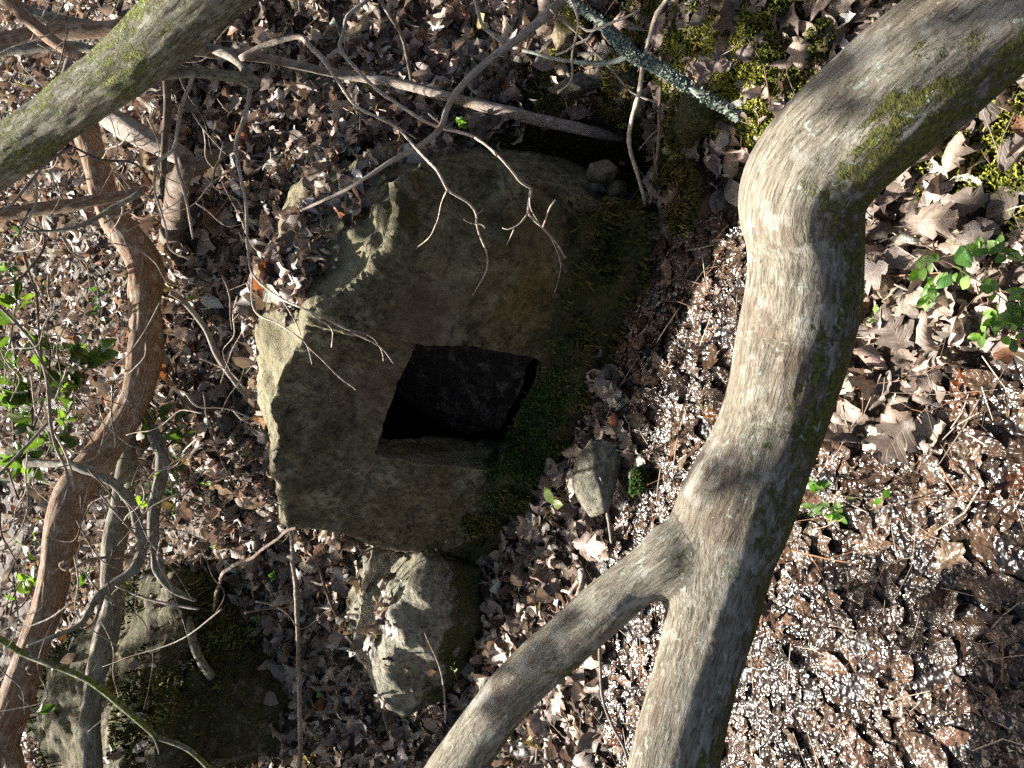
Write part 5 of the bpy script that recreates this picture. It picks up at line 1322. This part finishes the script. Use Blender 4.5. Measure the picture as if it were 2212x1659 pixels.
GAPS += [(sunq(at(1625, 480, 1.12)), .06), (sunq(at(1615, 740, 1.14)), .07), (sunq(at(1590, 860, 1.16)), .06), (sunq(at(1500, 1090, 1.17)), .06), (sunq(at(1440, 1450, 1.15)), .06), (sunq(at(330, 70, 1.7)), .12), (gq(300, 700), .16), (gq(150, 900), .2), (gq(60, 800), .2), (gq(420, 250), .16), (gq(250, 450), .16), (sunq(at(800, 1300, 2.5)), .12), (sunq(at(800, 1420, 2.55)), .12), (sunq(at(830, 1480, 2.5)), .08), (gq(480, 1280), .14), (gq(560, 1120), .14), (gq(640, 1420), .12), (gq(500, 1560), .14), (gq(620, 1600), .12), (gq(440, 900), .14), (sunq(face_pt(590, 800, .12)), .14), (sunq(face_pt(610, 660, .15)), .12), (sunq(at(1670, 400, 1.07)), .06), (sunq(at(1620, 900, 1.16)), .05), (sunq(at(250, 130, 1.78)), .12), (sunq(at(120, 230, 1.85)), .10), (sunq(at(400, 20, 1.68)), .10), (gq(1490, 720), .08), (gq(1400, 1010), .07), (sunq(at(290, 820, 2.75)), .14), (sunq(at(120, 1200, 2.7)), .12), (gq(2060, 600), .08), (gq(2170, 620), .06), (gq(2150, 260), .10), (gq(1290, 1060), .05), (gq(1760, 1560), .14), (gq(1180, 1520), .12), (gq(2000, 1620), .14), (gq(1400, 1350), .08), (sunq(at(1180, 500, 1.75)), .05), (sunq(at(640, 90, 1.92)), .06), (sunq(at(780, 735, 1.85)), .04), (sunq(at(380, 60, 1.65)), .08)]
SHADE = [(sunq(at(x_, y_, t_)), r_) for x_, y_, t_, r_ in ((2080, 60, .92, .08), (1900, 120, .97, .05), (1480, 1020, 1.2, .05), (1420, 1390, 1.3, .06), (1330, 1260, 1.3, .06), (1130, 1420, 1.40, .06), (990, 1560, 1.5, .08))]
SHADE += [(sunq(at(1560, 1010, 1.15)), .06), (gq(1200, 300), .13), (gq(1350, 300), .10), (gq(1250, 1150), .10), (gq(1550, 80), .16), (gq(1450, 150), .14), (gq(1400, 60), .14), (gq(250, 1000), .2), (gq(700, 250), .08), (gq(800, 1600), .12),
         (gq(1900, 1280), .09), (gq(2080, 1380), .08), (gq(2000, 300), .06), (gq(1950, 520), .07), (gq(2150, 480), .06), (sunq(face_pt(1050, 900)), .18), (sunq(face_pt(1080, 500)), .18), (sunq(face_pt(850, 1080)), .14), (sunq(at(300, 1550, 2.8)), .30), (sunq(at(330, 1350, 3.0)), .2), (sunq(at(180, 1500, 3.3)), .25), (sunq(at(380, 1620, 2.75)), .2), (gq(350, 1050), .12)]
def canopy():
    n = 60000
    lo_, hi_ = np.array([-3.6, -4.4]), np.array([3.6, 1.7])
    Q = lo_ + (hi_ - lo_) * rng.random((n, 2))
    q3 = np.concatenate([Q, np.zeros((n, 1))], 1)
    D = 0.55 * noise(q3, 2.6, 91) + 0.60 * noise(q3, 6, 92) + 0.45 * noise(q3, 14, 93) - 0.10
    for c, r in GAPS: D -= 1.35 * np.exp(-((Q - c) ** 2).sum(1) / r ** 2)
    for c, r in SHADE: D += 1.7 * np.exp(-((Q - c) ** 2).sum(1) / r ** 2)
    keep = D > 0.02
    Q = Q[keep]; n = len(Q)
    k = rng.permutation(n)[:26000]; Q = Q[k]; n = len(Q)
    B0 = Q[:, :1] * SA + Q[:, 1:] * SB
    kk = -B0[:, 2] / SUN[2]
    for _ in range(6):
        g_ = B0 + SUN * kk[:, None]; kk = (ground_z(g_[:, 0], g_[:, 1]) - B0[:, 2]) / SUN[2]
    P = B0 + SUN * (kk + 2.9 + 2.3 * rng.random(n))[:, None]
    L = 0.05 + 0.04 * rng.random(n)
    V, F_, lc = make_leaves(n, 'beech', 3, 3, L, rng.normal(1, 1, n), rng.normal(0, .6, n), rng.normal(0, .3, n), rng, .005)
    R_ = rot_mats(rng.random(n) * 6.283, rng.normal(0, .5, n), rng.normal(0, .5, n))
    V = np.einsum('nij,nkj->nki', R_, V) + P[:, None]
    C = np.array(GC)[rng.integers(0, 4, n)]
    o = merge('overhead_foliage', [(V, F_, lc, C)], LEAF_GREEN)
    tag(o, 'unseen leafy evergreen canopy overhead, shaped to dapple the sunlight', 'foliage', kind='stuff')
canopy()
